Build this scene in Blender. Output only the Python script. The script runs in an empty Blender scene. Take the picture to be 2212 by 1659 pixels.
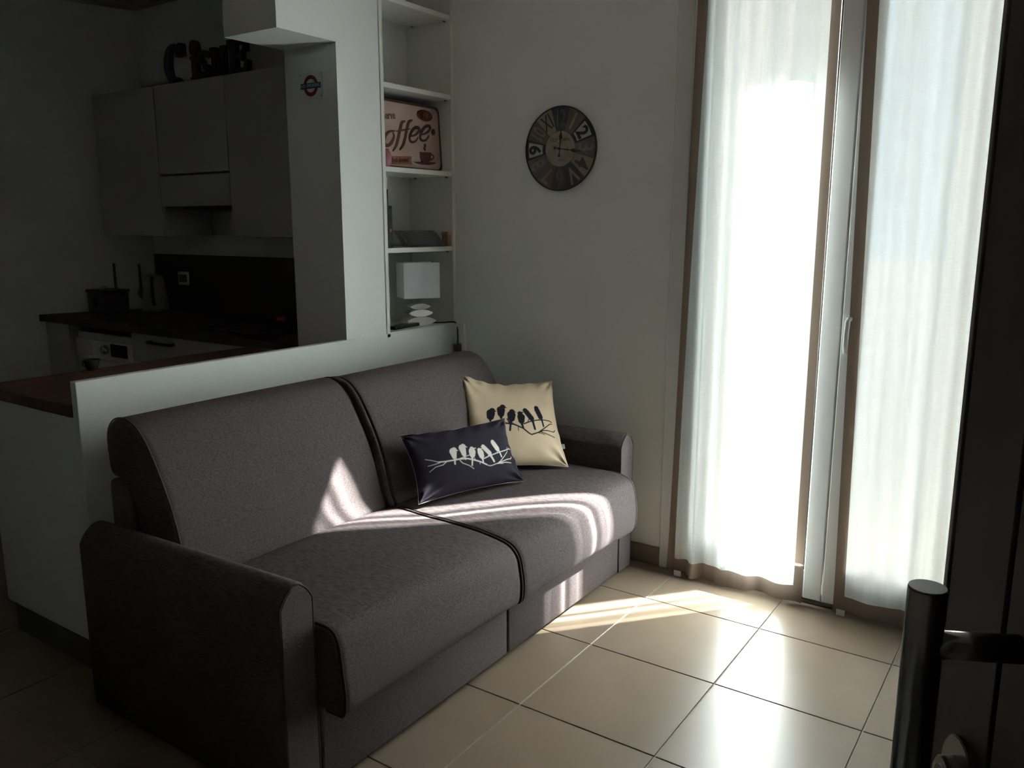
import bpy, bmesh, math, random
from math import sin, cos, pi, sqrt
from mathutils import Vector, Matrix
random.seed(7)
S = bpy.context.scene
COL = S.collection

# ------------------------------------------------------------------ camera, sky, sun, exposure
cam_d = bpy.data.cameras.new('camera')
cam = bpy.data.objects.new('camera', cam_d); COL.objects.link(cam)
cam_d.sensor_fit = 'HORIZONTAL'; cam_d.sensor_width = 36.0; cam_d.lens = 36.0 * 1791.63 / 2212
cam_d.clip_start = 0.02
CAM = Vector((1.7397, -1.9273, 1.4467))
YAW, PITCH = -0.599946, 0.189087
fwd = Vector((sin(YAW) * cos(PITCH), cos(YAW) * cos(PITCH), -sin(PITCH)))
rgt = Vector((cos(YAW), -sin(YAW), 0)); up = rgt.cross(fwd)
rm = Matrix((rgt, up, -fwd)).transposed().to_4x4(); rm.translation = CAM
cam.matrix_world = rm
S.camera = cam

world = bpy.data.worlds.new('sky'); S.world = world; world.use_nodes = True
bgn = world.node_tree.nodes['Background']
bgn.inputs[0].default_value = (0.76, 0.89, 1.0, 1); bgn.inputs[1].default_value = 0.95

SUN_AZ = math.radians(50.0); SUN_EL = math.radians(40.0)
sd = bpy.data.lights.new('sun', 'SUN'); sd.energy = 185.0; sd.angle = math.radians(0.53); sd.color = (1.0, 0.965, 0.92)
sun = bpy.data.objects.new('sun', sd); COL.objects.link(sun)
to_sun = Vector((cos(SUN_AZ) * cos(SUN_EL), sin(SUN_AZ) * cos(SUN_EL), sin(SUN_EL)))
sun.rotation_mode = 'QUATERNION'; sun.rotation_quaternion = to_sun.to_track_quat('Z', 'Y')
sun.location = (4, 5, 5)

S.view_settings.view_transform = 'Standard'; S.view_settings.look = 'None'
S.view_settings.exposure = 1.20; S.view_settings.gamma = 1.0
S.view_settings.use_curve_mapping = False
S.cycles.max_bounces = 12; S.cycles.diffuse_bounces = 6; S.cycles.transparent_max_bounces = 16
S.cycles.caustics_reflective = False; S.cycles.caustics_refractive = False
S.cycles.sample_clamp_indirect = 8.0

# ------------------------------------------------------------------ materials
def nt_new(name):
    m = bpy.data.materials.new(name); m.use_nodes = True
    nt = m.node_tree
    for n in list(nt.nodes): nt.nodes.remove(n)
    out = nt.nodes.new('ShaderNodeOutputMaterial')
    return m, nt, out

def mat(name, col, rough=0.6, metal=0.0, var=0.0, vscale=(8, 8, 8), bump=0.0, bscale=None, spec=0.5, col2=None, det=3):
    """a procedural surface: base colour with a noise variation and an optional fine relief"""
    m, nt, out = nt_new(name)
    p = nt.nodes.new('ShaderNodeBsdfPrincipled')
    p.inputs['Roughness'].default_value = rough; p.inputs['Metallic'].default_value = metal
    p.inputs['Specular IOR Level'].default_value = spec
    nt.links.new(p.outputs[0], out.inputs[0])
    tc = nt.nodes.new('ShaderNodeTexCoord')
    def noise(sc):
        mp = nt.nodes.new('ShaderNodeMapping'); mp.inputs['Scale'].default_value = sc
        nt.links.new(tc.outputs['Object'], mp.inputs[0])
        n = nt.nodes.new('ShaderNodeTexNoise'); n.inputs['Scale'].default_value = 1.0; n.inputs['Detail'].default_value = det
        nt.links.new(mp.outputs[0], n.inputs[0]); return n
    c2 = col2 if col2 else tuple(max(0, c * (1 - var)) for c in col)
    n = noise(vscale)
    r = nt.nodes.new('ShaderNodeValToRGB')
    r.color_ramp.elements[0].position = 0.35; r.color_ramp.elements[1].position = 0.65
    r.color_ramp.elements[0].color = (*c2, 1); r.color_ramp.elements[1].color = (*col, 1)
    nt.links.new(n.outputs[0], r.inputs[0]); nt.links.new(r.outputs[0], p.inputs['Base Color'])
    if bump:
        nb = noise(bscale or vscale)
        b = nt.nodes.new('ShaderNodeBump'); b.inputs['Strength'].default_value = bump; b.inputs['Distance'].default_value = 0.002
        nt.links.new(nb.outputs[0], b.inputs['Height']); nt.links.new(b.outputs[0], p.inputs['Normal'])
    return m

def cloth_print(name):
    """fabric whose flat print is read from the mesh's colour attribute"""
    m, nt, out = nt_new(name)
    p = nt.nodes.new('ShaderNodeBsdfPrincipled'); p.inputs['Roughness'].default_value = 0.9
    p.inputs['Specular IOR Level'].default_value = 0.15
    a = nt.nodes.new('ShaderNodeVertexColor'); a.layer_name = 'print'
    tc = nt.nodes.new('ShaderNodeTexCoord')
    n = nt.nodes.new('ShaderNodeTexNoise'); n.inputs['Scale'].default_value = 420
    nt.links.new(tc.outputs['Object'], n.inputs[0])
    b = nt.nodes.new('ShaderNodeBump'); b.inputs['Strength'].default_value = 0.15; b.inputs['Distance'].default_value = 0.001
    nt.links.new(n.outputs[0], b.inputs['Height']); nt.links.new(b.outputs[0], p.inputs['Normal'])
    nt.links.new(a.outputs[0], p.inputs['Base Color']); nt.links.new(p.outputs[0], out.inputs[0])
    return m

def sheer(name, col, open_, trans, slub):
    """woven curtain: part of the light passes between the threads, the threads scatter the rest both ways"""
    m, nt, out = nt_new(name)
    L = nt.links
    tc = nt.nodes.new('ShaderNodeTexCoord')
    mp = nt.nodes.new('ShaderNodeMapping'); mp.inputs['Scale'].default_value = (27, 1, 0.5)
    L.new(tc.outputs['Object'], mp.inputs[0])
    n = nt.nodes.new('ShaderNodeTexNoise'); n.inputs['Scale'].default_value = 1; n.inputs['Detail'].default_value = 4
    L.new(mp.outputs[0], n.inputs[0])
    mp2 = nt.nodes.new('ShaderNodeMapping'); mp2.inputs['Scale'].default_value = (60, 1, 420)
    L.new(tc.outputs['Object'], mp2.inputs[0])
    n2 = nt.nodes.new('ShaderNodeTexNoise'); n2.inputs['Scale'].default_value = 1; n2.inputs['Detail'].default_value = 2
    L.new(mp2.outputs[0], n2.inputs[0])
    # openness of the weave
    mr = nt.nodes.new('ShaderNodeMapRange')
    mr.inputs['From Min'].default_value = 0.36; mr.inputs['From Max'].default_value = 0.64
    mr.inputs['To Min'].default_value = open_ * (1 - slub); mr.inputs['To Max'].default_value = open_ * (1 + slub)
    L.new(n.outputs[0], mr.inputs['Value'])
    mr2 = nt.nodes.new('ShaderNodeMapRange')
    mr2.inputs['From Min'].default_value = 0.3; mr2.inputs['From Max'].default_value = 0.7
    mr2.inputs['To Min'].default_value = 0.75; mr2.inputs['To Max'].default_value = 1.25
    L.new(n2.outputs[0], mr2.inputs['Value'])
    sx = nt.nodes.new('ShaderNodeSeparateXYZ'); L.new(tc.outputs['Object'], sx.inputs[0])
    mrx = nt.nodes.new('ShaderNodeMapRange'); mrx.inputs['From Min'].default_value = 0.60; mrx.inputs['From Max'].default_value = 1.0
    L.new(sx.outputs['X'], mrx.inputs['Value'])
    rp = nt.nodes.new('ShaderNodeValToRGB'); cr = rp.color_ramp; cr.interpolation = 'EASE'
    stops = [(0, .34), (.10, .62), (.15, .85), (.31, .85), (.36, .12), (.405, .12), (.44, .62), (.50, .62), (.55, .12), (.75, .14), (.79, .45), (.83, .45), (.87, .12), (1.0, .34)]  # openness stripes added to shape the sun bands on sofa and floor
    cr.elements[0].position = 0; cr.elements[1].position = 1
    for c, (p, v) in zip((cr.elements[0], cr.elements[1]), (stops[0], stops[-1])): c.color = (v, v, v, 1)
    for p, v in stops[1:-1]:
        e = cr.elements.new(p); e.color = (v, v, v, 1)
    L.new(mrx.outputs[0], rp.inputs[0])
    ms = nt.nodes.new('ShaderNodeMath'); ms.operation = 'MULTIPLY'; ms.inputs[1].default_value = 2.0
    L.new(rp.outputs[0], ms.inputs[0])
    mq = nt.nodes.new('ShaderNodeMath'); mq.operation = 'MULTIPLY'
    L.new(mr.outputs[0], mq.inputs[0]); L.new(ms.outputs[0], mq.inputs[1])
    mu = nt.nodes.new('ShaderNodeMath'); mu.operation = 'MULTIPLY'; mu.use_clamp = True
    L.new(mq.outputs[0], mu.inputs[0]); L.new(mr2.outputs[0], mu.inputs[1])
    tl = nt.nodes.new('ShaderNodeBsdfTranslucent'); tl.inputs[0].default_value = (*col, 1)
    df = nt.nodes.new('ShaderNodeBsdfDiffuse'); df.inputs[0].default_value = (*col, 1)
    mx = nt.nodes.new('ShaderNodeMixShader'); mx.inputs[0].default_value = trans
    L.new(df.outputs[0], mx.inputs[1]); L.new(tl.outputs[0], mx.inputs[2])
    tr = nt.nodes.new('ShaderNodeBsdfTransparent')
    mx2 = nt.nodes.new('ShaderNodeMixShader')
    L.new(mu.outputs[0], mx2.inputs[0]); L.new(mx.outputs[0], mx2.inputs[1]); L.new(tr.outputs[0], mx2.inputs[2])
    L.new(mx2.outputs[0], out.inputs[0])
    return m

def glass_mat(name, tint=(0.93, 0.97, 0.96)):
    m, nt, out = nt_new(name)
    tr = nt.nodes.new('ShaderNodeBsdfTransparent'); tr.inputs[0].default_value = (*tint, 1)
    gl = nt.nodes.new('ShaderNodeBsdfGlossy'); gl.inputs['Roughness'].default_value = 0.02
    lw_ = nt.nodes.new('ShaderNodeLayerWeight'); lw_.inputs[0].default_value = 0.5
    pw = nt.nodes.new('ShaderNodeMath'); pw.operation = 'POWER'; pw.inputs[1].default_value = 5.0
    nt.links.new(lw_.outputs['Facing'], pw.inputs[0])
    fr = nt.nodes.new('ShaderNodeMath'); fr.operation = 'MULTIPLY_ADD'; fr.inputs[1].default_value = 0.9; fr.inputs[2].default_value = 0.03
    nt.links.new(pw.outputs[0], fr.inputs[0])
    mx = nt.nodes.new('ShaderNodeMixShader')
    nt.links.new(fr.outputs[0], mx.inputs[0]); nt.links.new(tr.outputs[0], mx.inputs[1]); nt.links.new(gl.outputs[0], mx.inputs[2])
    nt.links.new(mx.outputs[0], out.inputs[0])
    return m

def tile_mat():
    m, nt, out = nt_new('glazed_tile')
    p = nt.nodes.new('ShaderNodeBsdfPrincipled')
    oi = nt.nodes.new('ShaderNodeObjectInfo'); tc = nt.nodes.new('ShaderNodeTexCoord')
    n = nt.nodes.new('ShaderNodeTexNoise'); n.inputs['Scale'].default_value = 6; n.inputs['Detail'].default_value = 5
    nt.links.new(tc.outputs['Object'], n.inputs[0])
    ad = nt.nodes.new('ShaderNodeMath'); ad.operation = 'MULTIPLY_ADD'; ad.inputs[1].default_value = 0.25
    nt.links.new(oi.outputs['Random'], ad.inputs[0]); nt.links.new(n.outputs[0], ad.inputs[2])
    r = nt.nodes.new('ShaderNodeValToRGB')
    r.color_ramp.elements[0].position = 0.3; r.color_ramp.elements[1].position = 0.9
    r.color_ramp.elements[0].color = (0.165, 0.124, 0.089, 1); r.color_ramp.elements[1].color = (0.195, 0.149, 0.109, 1)
    nt.links.new(ad.outputs[0], r.inputs[0]); nt.links.new(r.outputs[0], p.inputs['Base Color'])
    p.inputs['Roughness'].default_value = 0.31; p.inputs['Specular IOR Level'].default_value = 0.37
    n3 = nt.nodes.new('ShaderNodeTexNoise'); n3.inputs['Scale'].default_value = 30
    nt.links.new(tc.outputs['Object'], n3.inputs[0])
    b = nt.nodes.new('ShaderNodeBump'); b.inputs['Strength'].default_value = 0.04; b.inputs['Distance'].default_value = 0.002
    nt.links.new(n3.outputs[0], b.inputs['Height']); nt.links.new(b.outputs[0], p.inputs['Normal'])
    nt.links.new(p.outputs[0], out.inputs[0])
    return m

M_wall = mat('wall_paint', (0.80, 0.82, 0.80), 0.85, var=0.03, vscale=(3, 3, 3), bump=0.08, bscale=(180, 180, 180))
M_part = mat('partition_paint', (0.66, 0.68, 0.67), 0.7, var=0.02, vscale=(3, 3, 3), bump=0.05, bscale=(150, 150, 150))
M_back = mat('back_wall_paint', (0.20, 0.195, 0.19), 0.9, var=0.05, vscale=(2, 2, 2))
M_ceil = mat('ceiling_wood', (0.46, 0.38, 0.32), 0.7, var=0.25, vscale=(14, 1.2, 4))
M_lam = mat('white_laminate', (0.72, 0.72, 0.68), 0.45, var=0.02, vscale=(3, 3, 3))
M_lam_edge = mat('shelf_laminate', (0.70, 0.70, 0.655), 0.5, var=0.02, vscale=(5, 5, 5))
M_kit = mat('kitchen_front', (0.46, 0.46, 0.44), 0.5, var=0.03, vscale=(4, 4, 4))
M_kdark = mat('dark_gap', (0.012, 0.011, 0.011), 0.8, var=0.2)
M_kick = mat('plinth_grey', (0.10, 0.095, 0.09), 0.6, var=0.15)
M_brownwood = mat('peninsula_wood', (0.105, 0.043, 0.028), 0.55, col2=(0.060, 0.025, 0.017), vscale=(28, 2.2, 12), bump=0.05)
M_wenge = mat('wenge_laminate', (0.045, 0.030, 0.026), 0.5, col2=(0.028, 0.019, 0.017), vscale=(2.5, 25, 12))
M_base = mat('baseboard_tile', (0.23, 0.175, 0.13), 0.45, var=0.12, vscale=(6, 6, 6))
M_grout = mat('grout', (0.26, 0.225, 0.18), 0.9, var=0.15, vscale=(60, 60, 60))
M_tile = tile_mat()
M_fab = mat('taupe_weave', (0.094, 0.076, 0.077), 0.92, col2=(0.054, 0.042, 0.043), vscale=(40, 160, 400), bump=0.35, bscale=(420, 260, 420), spec=0.2, det=2)
M_fabdark = mat('taupe_trim_weave', (0.13, 0.105, 0.105), 0.95, col2=(0.10, 0.08, 0.08), vscale=(40, 160, 300), bump=0.3, bscale=(420, 260, 420), spec=0.15)  # a taupe cloth of its own colour for frames and two pipings
M_pipe = mat('dark_piping', (0.040, 0.031, 0.032), 0.9, var=0.2, vscale=(200, 200, 200), spec=0.1)
M_pipesoft = mat('brown_piping', (0.075, 0.058, 0.058), 0.9, var=0.2, vscale=(200, 200, 200), spec=0.1)
M_pipemid = mat('grey_piping', (0.17, 0.16, 0.155), 0.9, var=0.1, vscale=(200, 200, 200))
M_pipelight = mat('pale_piping', (0.42, 0.39, 0.37), 0.9, var=0.1, vscale=(200, 200, 200))
M_print = cloth_print('printed_cotton')
M_pvc = mat('white_upvc', (0.70, 0.715, 0.70), 0.35, var=0.015, vscale=(3, 3, 3))
M_gasket = mat('black_gasket', (0.02, 0.02, 0.02), 0.7, var=0.1)
M_alu = mat('brushed_aluminium', (0.20, 0.19, 0.18), 0.45, metal=0.7, var=0.1, vscale=(4, 80, 80))
M_glass = glass_mat('window_glass')
M_sheer = sheer('white_sheer', (0.88, 0.93, 0.96), 0.190, 0.66, 0.60)
M_hem = sheer('brown_linen_hem', (0.27, 0.205, 0.165), 0.05, 0.45, 0.5)
M_tab = mat('clear_tab', (0.62, 0.62, 0.62), 0.4, var=0.05)
M_black = mat('matt_black', (0.012, 0.012, 0.014), 0.5, var=0.2)
M_gloss = mat('gloss_black', (0.01, 0.01, 0.012), 0.15, var=0.1)
M_shade = mat('white_lampshade', (0.70, 0.73, 0.78), 0.85, var=0.03, vscale=(90, 90, 90), bump=0.1, bscale=(500, 500, 500))
M_ceramic = mat('white_ceramic', (0.74, 0.72, 0.69), 0.28, var=0.02)
M_silver = mat('silver_ceramic', (0.72, 0.71, 0.70), 0.18, metal=0.85, var=0.05)
M_chrome = mat('chrome', (0.75, 0.75, 0.76), 0.12, metal=1.0, var=0.04)
M_steel = mat('brushed_steel', (0.22, 0.21, 0.21), 0.24, metal=1.0, var=0.1, vscale=(120, 120, 3))
M_door = mat('dark_red_brown_door', (0.034, 0.014, 0.019), 0.5, spec=0.25, col2=(0.024, 0.010, 0.013), vscale=(30, 30, 1.5), bump=0.05)
M_doorgroove = mat('door_groove', (0.008, 0.005, 0.005), 0.7, var=0.1)
M_doorstrip = mat('door_edge_strip', (0.17, 0.15, 0.14), 0.4, metal=0.4, var=0.1)
M_terr = mat('terrace_paving', (0.027, 0.028, 0.029), 1.0, spec=0.0, var=0.12, vscale=(3, 3, 3))
M_brick = mat('brown_facade', (0.10, 0.075, 0.06), 0.9, var=0.2, vscale=(6, 6, 6))
M_plast = mat('blocker_plaster', (0.40, 0.39, 0.37), 0.9, var=0.06, vscale=(4, 4, 4))

# ------------------------------------------------------------------ mesh helpers
def box(bm, x0, x1, y0, y1, z0, z1, bev=0.0, seg=2, mi=0):
    vs = [bm.verts.new(c) for c in ((x0, y0, z0), (x1, y0, z0), (x1, y1, z0), (x0, y1, z0), (x0, y0, z1), (x1, y0, z1), (x1, y1, z1), (x0, y1, z1))]
    fs = [bm.faces.new([vs[i] for i in q]) for q in ((0, 3, 2, 1), (4, 5, 6, 7), (0, 1, 5, 4), (1, 2, 6, 5), (2, 3, 7, 6), (3, 0, 4, 7))]
    for f in fs: f.material_index = mi
    if bev:
        es = list({e for f in fs for e in f.edges})
        r = bmesh.ops.bevel(bm, geom=es, offset=bev, segments=seg, affect='EDGES', profile=0.5)
        for f in r['faces']: f.material_index = mi
    return vs

def prism(bm, poly, fn, d0, d1, mi=0):
    """extrude a 2D polygon; fn(a, b, d) -> 3D point"""
    a = [bm.verts.new(fn(x, y, d0)) for x, y in poly]; b = [bm.verts.new(fn(x, y, d1)) for x, y in poly]
    n = len(poly)
    fs = [bm.faces.new(a[::-1]), bm.faces.new(b)]
    for i in range(n):
        j = (i + 1) % n
        fs.append(bm.faces.new((a[i], a[j], b[j], b[i])))
    for f in fs: f.material_index = mi
    return fs

def tube(bm, pts, r, seg=8, cap=True, mi=0, closed=False):
    pts = [Vector(p) for p in pts]; n = len(pts); rings = []
    prev = None
    for i, p in enumerate(pts):
        if closed: t = (pts[(i + 1) % n] - pts[i - 1])
        else: t = pts[min(i + 1, n - 1)] - pts[max(i - 1, 0)]
        t.normalize()
        if prev is None:
            a = Vector((0, 0, 1)) if abs(t.z) < 0.9 else Vector((1, 0, 0))
            nrm = t.cross(a).normalized()
        else:
            nrm = (prev - t * prev.dot(t)).normalized()
        prev = nrm; bi = t.cross(nrm)
        rr = r(i / (n - 1)) if callable(r) else r
        rings.append([bm.verts.new(p + (nrm * cos(2 * pi * k / seg) + bi * sin(2 * pi * k / seg)) * rr) for k in range(seg)])
    m = n if closed else n - 1
    for i in range(m):
        A, B = rings[i], rings[(i + 1) % n]
        for k in range(seg):
            f = bm.faces.new((A[k], A[(k + 1) % seg], B[(k + 1) % seg], B[k])); f.material_index = mi; f.smooth = True
    if cap and not closed:
        f = bm.faces.new(rings[0][::-1]); f.material_index = mi
        f = bm.faces.new(rings[-1]); f.material_index = mi

def lathe(bm, prof, loc=(0, 0, 0), seg=24, mi=0, fn=None, sy=1.0):
    rings = []
    for r, z in prof:
        ring = []
        for k in range(seg):
            a = 2 * pi * k / seg
            p = (r * cos(a), sy * r * sin(a), z)
            q = fn(*p) if fn else (loc[0] + p[0], loc[1] + p[1], loc[2] + p[2])
            ring.append(bm.verts.new(q))
        rings.append(ring)
    for A, B in zip(rings, rings[1:]):
        for k in range(seg):
            f = bm.faces.new((A[k], A[(k + 1) % seg], B[(k + 1) % seg], B[k])); f.smooth = True; f.material_index = mi
    f = bm.faces.new(rings[0][::-1]); f.material_index = mi
    f = bm.faces.new(rings[-1]); f.material_index = mi

def obj(name, bm, mats, parent=None, smooth=False, loc=None):
    me = bpy.data.meshes.new(name)
    bmesh.ops.recalc_face_normals(bm, faces=bm.faces)
    bm.to_mesh(me); bm.free()
    for m in (mats if isinstance(mats, (list, tuple)) else [mats]): me.materials.append(m)
    if smooth:
        for p in me.polygons: p.use_smooth = True
    o = bpy.data.objects.new(name, me); COL.objects.link(o)
    if loc is not None:
        me.transform(Matrix.Translation(-Vector(loc))); o.location = loc
    if parent is not None:
        o.parent = parent
        o.matrix_parent_inverse = Matrix.Translation(-wloc(parent))
    return o

def wloc(o):
    v = Vector(o.location)
    if o.parent is not None: v = v + 0 * v
    return v if o.parent is None or o.matrix_parent_inverse == Matrix.Identity(4) else Vector(o.location)

def thing(name, label, cat, loc=(0, 0, 0), group=None):
    o = bpy.data.objects.new(name, None); COL.objects.link(o); o.location = loc
    o.empty_display_size = 0.05
    o['label'] = label; o['category'] = cat
    if group: o['group'] = group
    return o

def tag(o, label, cat, group=None):
    o['label'] = label; o['category'] = cat
    if group: o['group'] = group
    return o

def struct(name, bm, m, parent=None, label=None):
    o = obj(name, bm, m, parent)
    if parent is None: o['kind'] = 'structure'
    if label: o['label'] = label
    return o

def bx(name, dims, m, parent=None, bev=0.0, seg=2, smooth=False):
    bm = bmesh.new(); box(bm, *dims, bev, seg)
    return obj(name, bm, m, parent, smooth)

def text_mesh(s, size, fn, extr=0.0006, align='CENTER', bold=0.0, shear=0.0, xs=1.0, spacing=1.0):
    """letters as a mesh; fn(x, y, z) places them"""
    cu = bpy.data.curves.new('lettering', 'FONT'); cu.body = s; cu.size = size; cu.extrude = extr
    cu.align_x = align; cu.align_y = 'CENTER'; cu.offset = bold; cu.shear = shear; cu.resolution_u = 3; cu.space_character = spacing
    o = bpy.data.objects.new('lettering', cu); COL.objects.link(o)
    dg = bpy.context.evaluated_depsgraph_get()
    me = bpy.data.meshes.new_from_object(o.evaluated_get(dg))
    bpy.data.objects.remove(o); bpy.data.curves.remove(cu)
    for v in me.vertices: v.co = fn(v.co.x * xs, v.co.y, v.co.z)
    me.materials.clear()
    return me

def add_text(name, me, m, parent):
    me.materials.append(m); me.name = name
    o = bpy.data.objects.new(name, me); COL.objects.link(o); o.parent = parent
    o.matrix_parent_inverse = Matrix.Translation(-Vector(parent.location))
    return o

# ------------------------------------------------------------------ room shell
PX, WY = -0.742, 1.225
ZC = 2.73
WIN0, WIN1, WINT = 0.375, 1.71, 2.42      # opening for the French window
XR, YB = 2.62, -2.02

bm = bmesh.new(); box(bm, -4.4, XR, YB, WY + 0.33, -0.06, -0.003)
floor = struct('floor', bm, M_grout)
floor['label'] = 'beige tiled floor with grey joints'
# every tile its own piece, 45 cm grid
def lw(y): return -3.20 - (WY - y) * 0.338         # slanted left wall
full_me = None
for i in range(-10, 6):
    for j in range(-5, 3):
        x0, x1, y0, y1 = i * .45, i * .45 + .45, j * .45, j * .45 + .45
        x0 = max(x0, lw(max(y0, YB)) if lw(y0) < x1 else x0); x1 = min(x1, XR); y0 = max(y0, YB); y1 = min(y1, WY + (0.0))
        if x1 - x0 < 0.03 or y1 - y0 < 0.03 or x1 < lw(y1): continue
        g = 0.0022
        w, h = x1 - x0, y1 - y0
        isfull = abs(w - .45) < 1e-6 and abs(h - .45) < 1e-6
        if isfull and full_me is not None: me = full_me
        else:
            b = bmesh.new(); box(b, -w / 2 + g, w / 2 - g, -h / 2 + g, h / 2 - g, -0.003, 0.0)
            top = [e for e in b.edges if all(v.co.z > -0.001 for v in e.verts)]
            bmesh.ops.bevel(b, geom=top, offset=0.0012, segments=1, affect='EDGES')
            me = bpy.data.meshes.new('tile'); bmesh.ops.recalc_face_normals(b, faces=b.faces); b.to_mesh(me); b.free(); me.materials.append(M_tile)
            if isfull: full_me = me
        o = bpy.data.objects.new('tile', me); COL.objects.link(o); o.parent = floor
        o.location = ((x0 + x1) / 2, (y0 + y1) / 2, 0)

bm = bmesh.new()
box(bm, -4.4, WIN0, WY, WY + 0.20, 0, ZC); box(bm, WIN1, XR, WY, WY + 0.20, 0, ZC); box(bm, WIN0, WIN1, WY, WY + 0.20, WINT, ZC)
struct('wall_window', bm, M_wall)
bm = bmesh.new()
box(bm, -4.4, WIN0, WY + 0.20, WY + 0.33, -3.0, ZC + .6); box(bm, WIN1, XR, WY + 0.20, WY + 0.33, -3.0, ZC + .6); box(bm, WIN0, WIN1, WY + 0.20, WY + 0.33, -3.0, -.061); box(bm, WIN0, WIN1, WY + 0.20, WY + 0.33, WINT, ZC + .6)
struct('wall_facade', bm, M_brick)  # outer wall layer added dark to cut sun bounce onto the curtains
bm = bmesh.new()
prism(bm, [(lw(WY), WY), (lw(YB), YB), (lw(YB) - .12, YB), (lw(WY) - .12, WY)], lambda a, b, d: (a, b, d), 0, ZC)
struct('wall_left', bm, M_wall)
bm = bmesh.new(); box(bm, XR, XR + .12, YB, WY + .33, 0, ZC); struct('wall_right', bm, M_wall)
bm = bmesh.new(); box(bm, -4.6, 1.18, YB - .12, YB, 0, ZC); box(bm, 2.16, XR + .12, YB - .12, YB, 0, ZC); box(bm, 1.18, 2.16, YB - .12, YB, 2.12, ZC)
struct('wall_entrance', bm, M_back)
# unseen stairwell behind the camera, closed off dark to keep sky light out
bm = bmesh.new()
box(bm, .9, 2.5, YB - 1.6, YB - 1.5, 0, 2.4); box(bm, .8, .9, YB - 1.6, YB - .12, 0, 2.4); box(bm, 2.5, 2.6, YB - 1.6, YB - .12, 0, 2.4)
struct('wall_stairwell', bm, M_back)
bm = bmesh.new(); box(bm, .8, 2.6, YB - 1.6, YB, -0.06, 0); struct('floor_stairwell', bm, M_grout)
bm = bmesh.new(); box(bm, .8, 2.6, YB - 1.6, YB - .12, 2.4, 2.5); struct('ceiling_stairwell', bm, M_back)
bm = bmesh.new(); box(bm, -4.6, XR + .12, YB - .12, WY + .33, ZC, ZC + .1); struct('ceiling', bm, M_ceil)
# column (full height), low block under the bookcase, partition panel, beam
bm = bmesh.new(); box(bm, -1.045, PX - .006, .498, .737, 0, ZC); struct('wall_column', bm, M_part)
bm = bmesh.new(); box(bm, -1.045, PX - .03, .737, WY, 0, .963); struct('wall_niche', bm, M_part)
bm = bmesh.new(); box(bm, PX - .03, PX, -.640, WY, 0, .980, .0015, 1); struct('wall_partition', bm, M_part)
bm = bmesh.new(); box(bm, -1.045, PX - .006, .21, .4985, 2.146, ZC); struct('trim_1', bm, M_part)
bm = bmesh.new(); box(bm, PX, -.685, WY - .02, WY, 0, .985, .002, 1); struct('trim_2', bm, M_lam)
bm = bmesh.new(); box(bm, -.685, WIN0 - .012, WY - .011, WY, 0, .082, .003, 1); struct('baseboard_window', bm, M_base)

# outside: ground sunk to hide its sunlit patch; unseen blockers added to shape sunlight
bm = bmesh.new(); box(bm, -70, 70, WY + .33, 120, -3.2, -3.0); struct('floor_outside', bm, M_terr)
bm = bmesh.new(); box(bm, -2, 4, WY + .33, WY + .70, 2.755, 2.9); struct('sun_blocker_top', bm, M_plast)  # unseen slab added to cut the sun off the upper curtain
bm = bmesh.new(); box(bm, 1.76, 1.9, WY + .33, 2.16, -3.0, 3.3); struct('sun_blocker_side', bm, M_plast)  # unseen wall added to keep direct sun off the right leaf
bm = bmesh.new(); box(bm, 1.1, 2.465, 3.30, 3.60, -3.0, 4.9); struct('sun_blocker_far', bm, M_plast)  # unseen wall added to bound the sun strip and shade the jamb

bm = bmesh.new(); box(bm, -7, .28, 4.2, 4.4, -3.0, 3.1); struct('backdrop_blocker', bm, M_plast)  # added backdrop, shades the ground and dims the view behind the left leaf

# ------------------------------------------------------------------ French window
W = bpy.data.objects.new('window_1', None); COL.objects.link(W); W['kind'] = 'structure'; W.location = (1.04, WY, 0)
W['label'] = 'white two-leaf French window'
def wpart(name, boxes, m, bev=0.003, parent=W):
    bm = bmesh.new()
    for d in boxes: box(bm, *d, bev, 1)
    return obj(name, bm, m, parent)
wpart('casing', [(.36, .43, WY - .015, WY + .055, 0, 2.46), (1.655, 1.725, WY - .015, WY + .055, 0, 2.46), (.36, 1.725, WY - .0149, WY + .055, 2.40, 2.47)], M_pvc)
wpart('threshold', [(.43, 1.655, WY - .014, WY + .06, 0, .018)], M_alu)
def leaf(x0, x1, st_l, st_r):
    y0, y1 = WY - .024, WY + .035
    root = wpart('leaf', [(x0, x0 + st_l, y0, y1, .022, 2.40), (x1 - st_r, x1, y0, y1, .022, 2.40), (x0 + st_l, x1 - st_r, y0 + .001, y1, .022, .135), (x0 + st_l, x1 - st_r, y0 + .001, y1, 2.30, 2.40)], M_pvc)
    a, b = x0 + st_l, x1 - st_r
    bm = bmesh.new()
    for d in ((a, a + .006, y0 + .008, y0 + .014, .135, 2.30), (b - .006, b, y0 + .008, y0 + .014, .135, 2.30), (a, b, y0 + .008, y0 + .014, .135, .141), (a, b, y0 + .008, y0 + .014, 2.294, 2.30)): box(bm, *d)
    obj('glazing_bead', bm, M_gasket, root)
    bm = bmesh.new(); box(bm, a - .004, b + .004, y0 + .022, y0 + .028, .131, 2.304)
    obj('glass_pane', bm, M_glass, root)
    return root
leaf(.432, 1.0365, .075, .068)
lr = leaf(1.0405, 1.653, .062, .075)
# handle on the right leaf
bm = bmesh.new(); box(bm, 1.054, 1.084, WY - .033, WY - .0235, .99, 1.13, .004, 2)
hp = obj('handle_plate', bm, M_pvc, W)
bm = bmesh.new(); tube(bm, [(1.072, WY - .033, 1.118), (1.072, WY - .062, 1.120), (1.070, WY - .072, 1.112), (1.069, WY - .074, 1.08), (1.068, WY - .072, 1.03), (1.068, WY - .066, .998)], lambda t: .0095 if t < .9 else .0075, 10)
obj('handle', bm, M_pvc, W, True)

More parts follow.
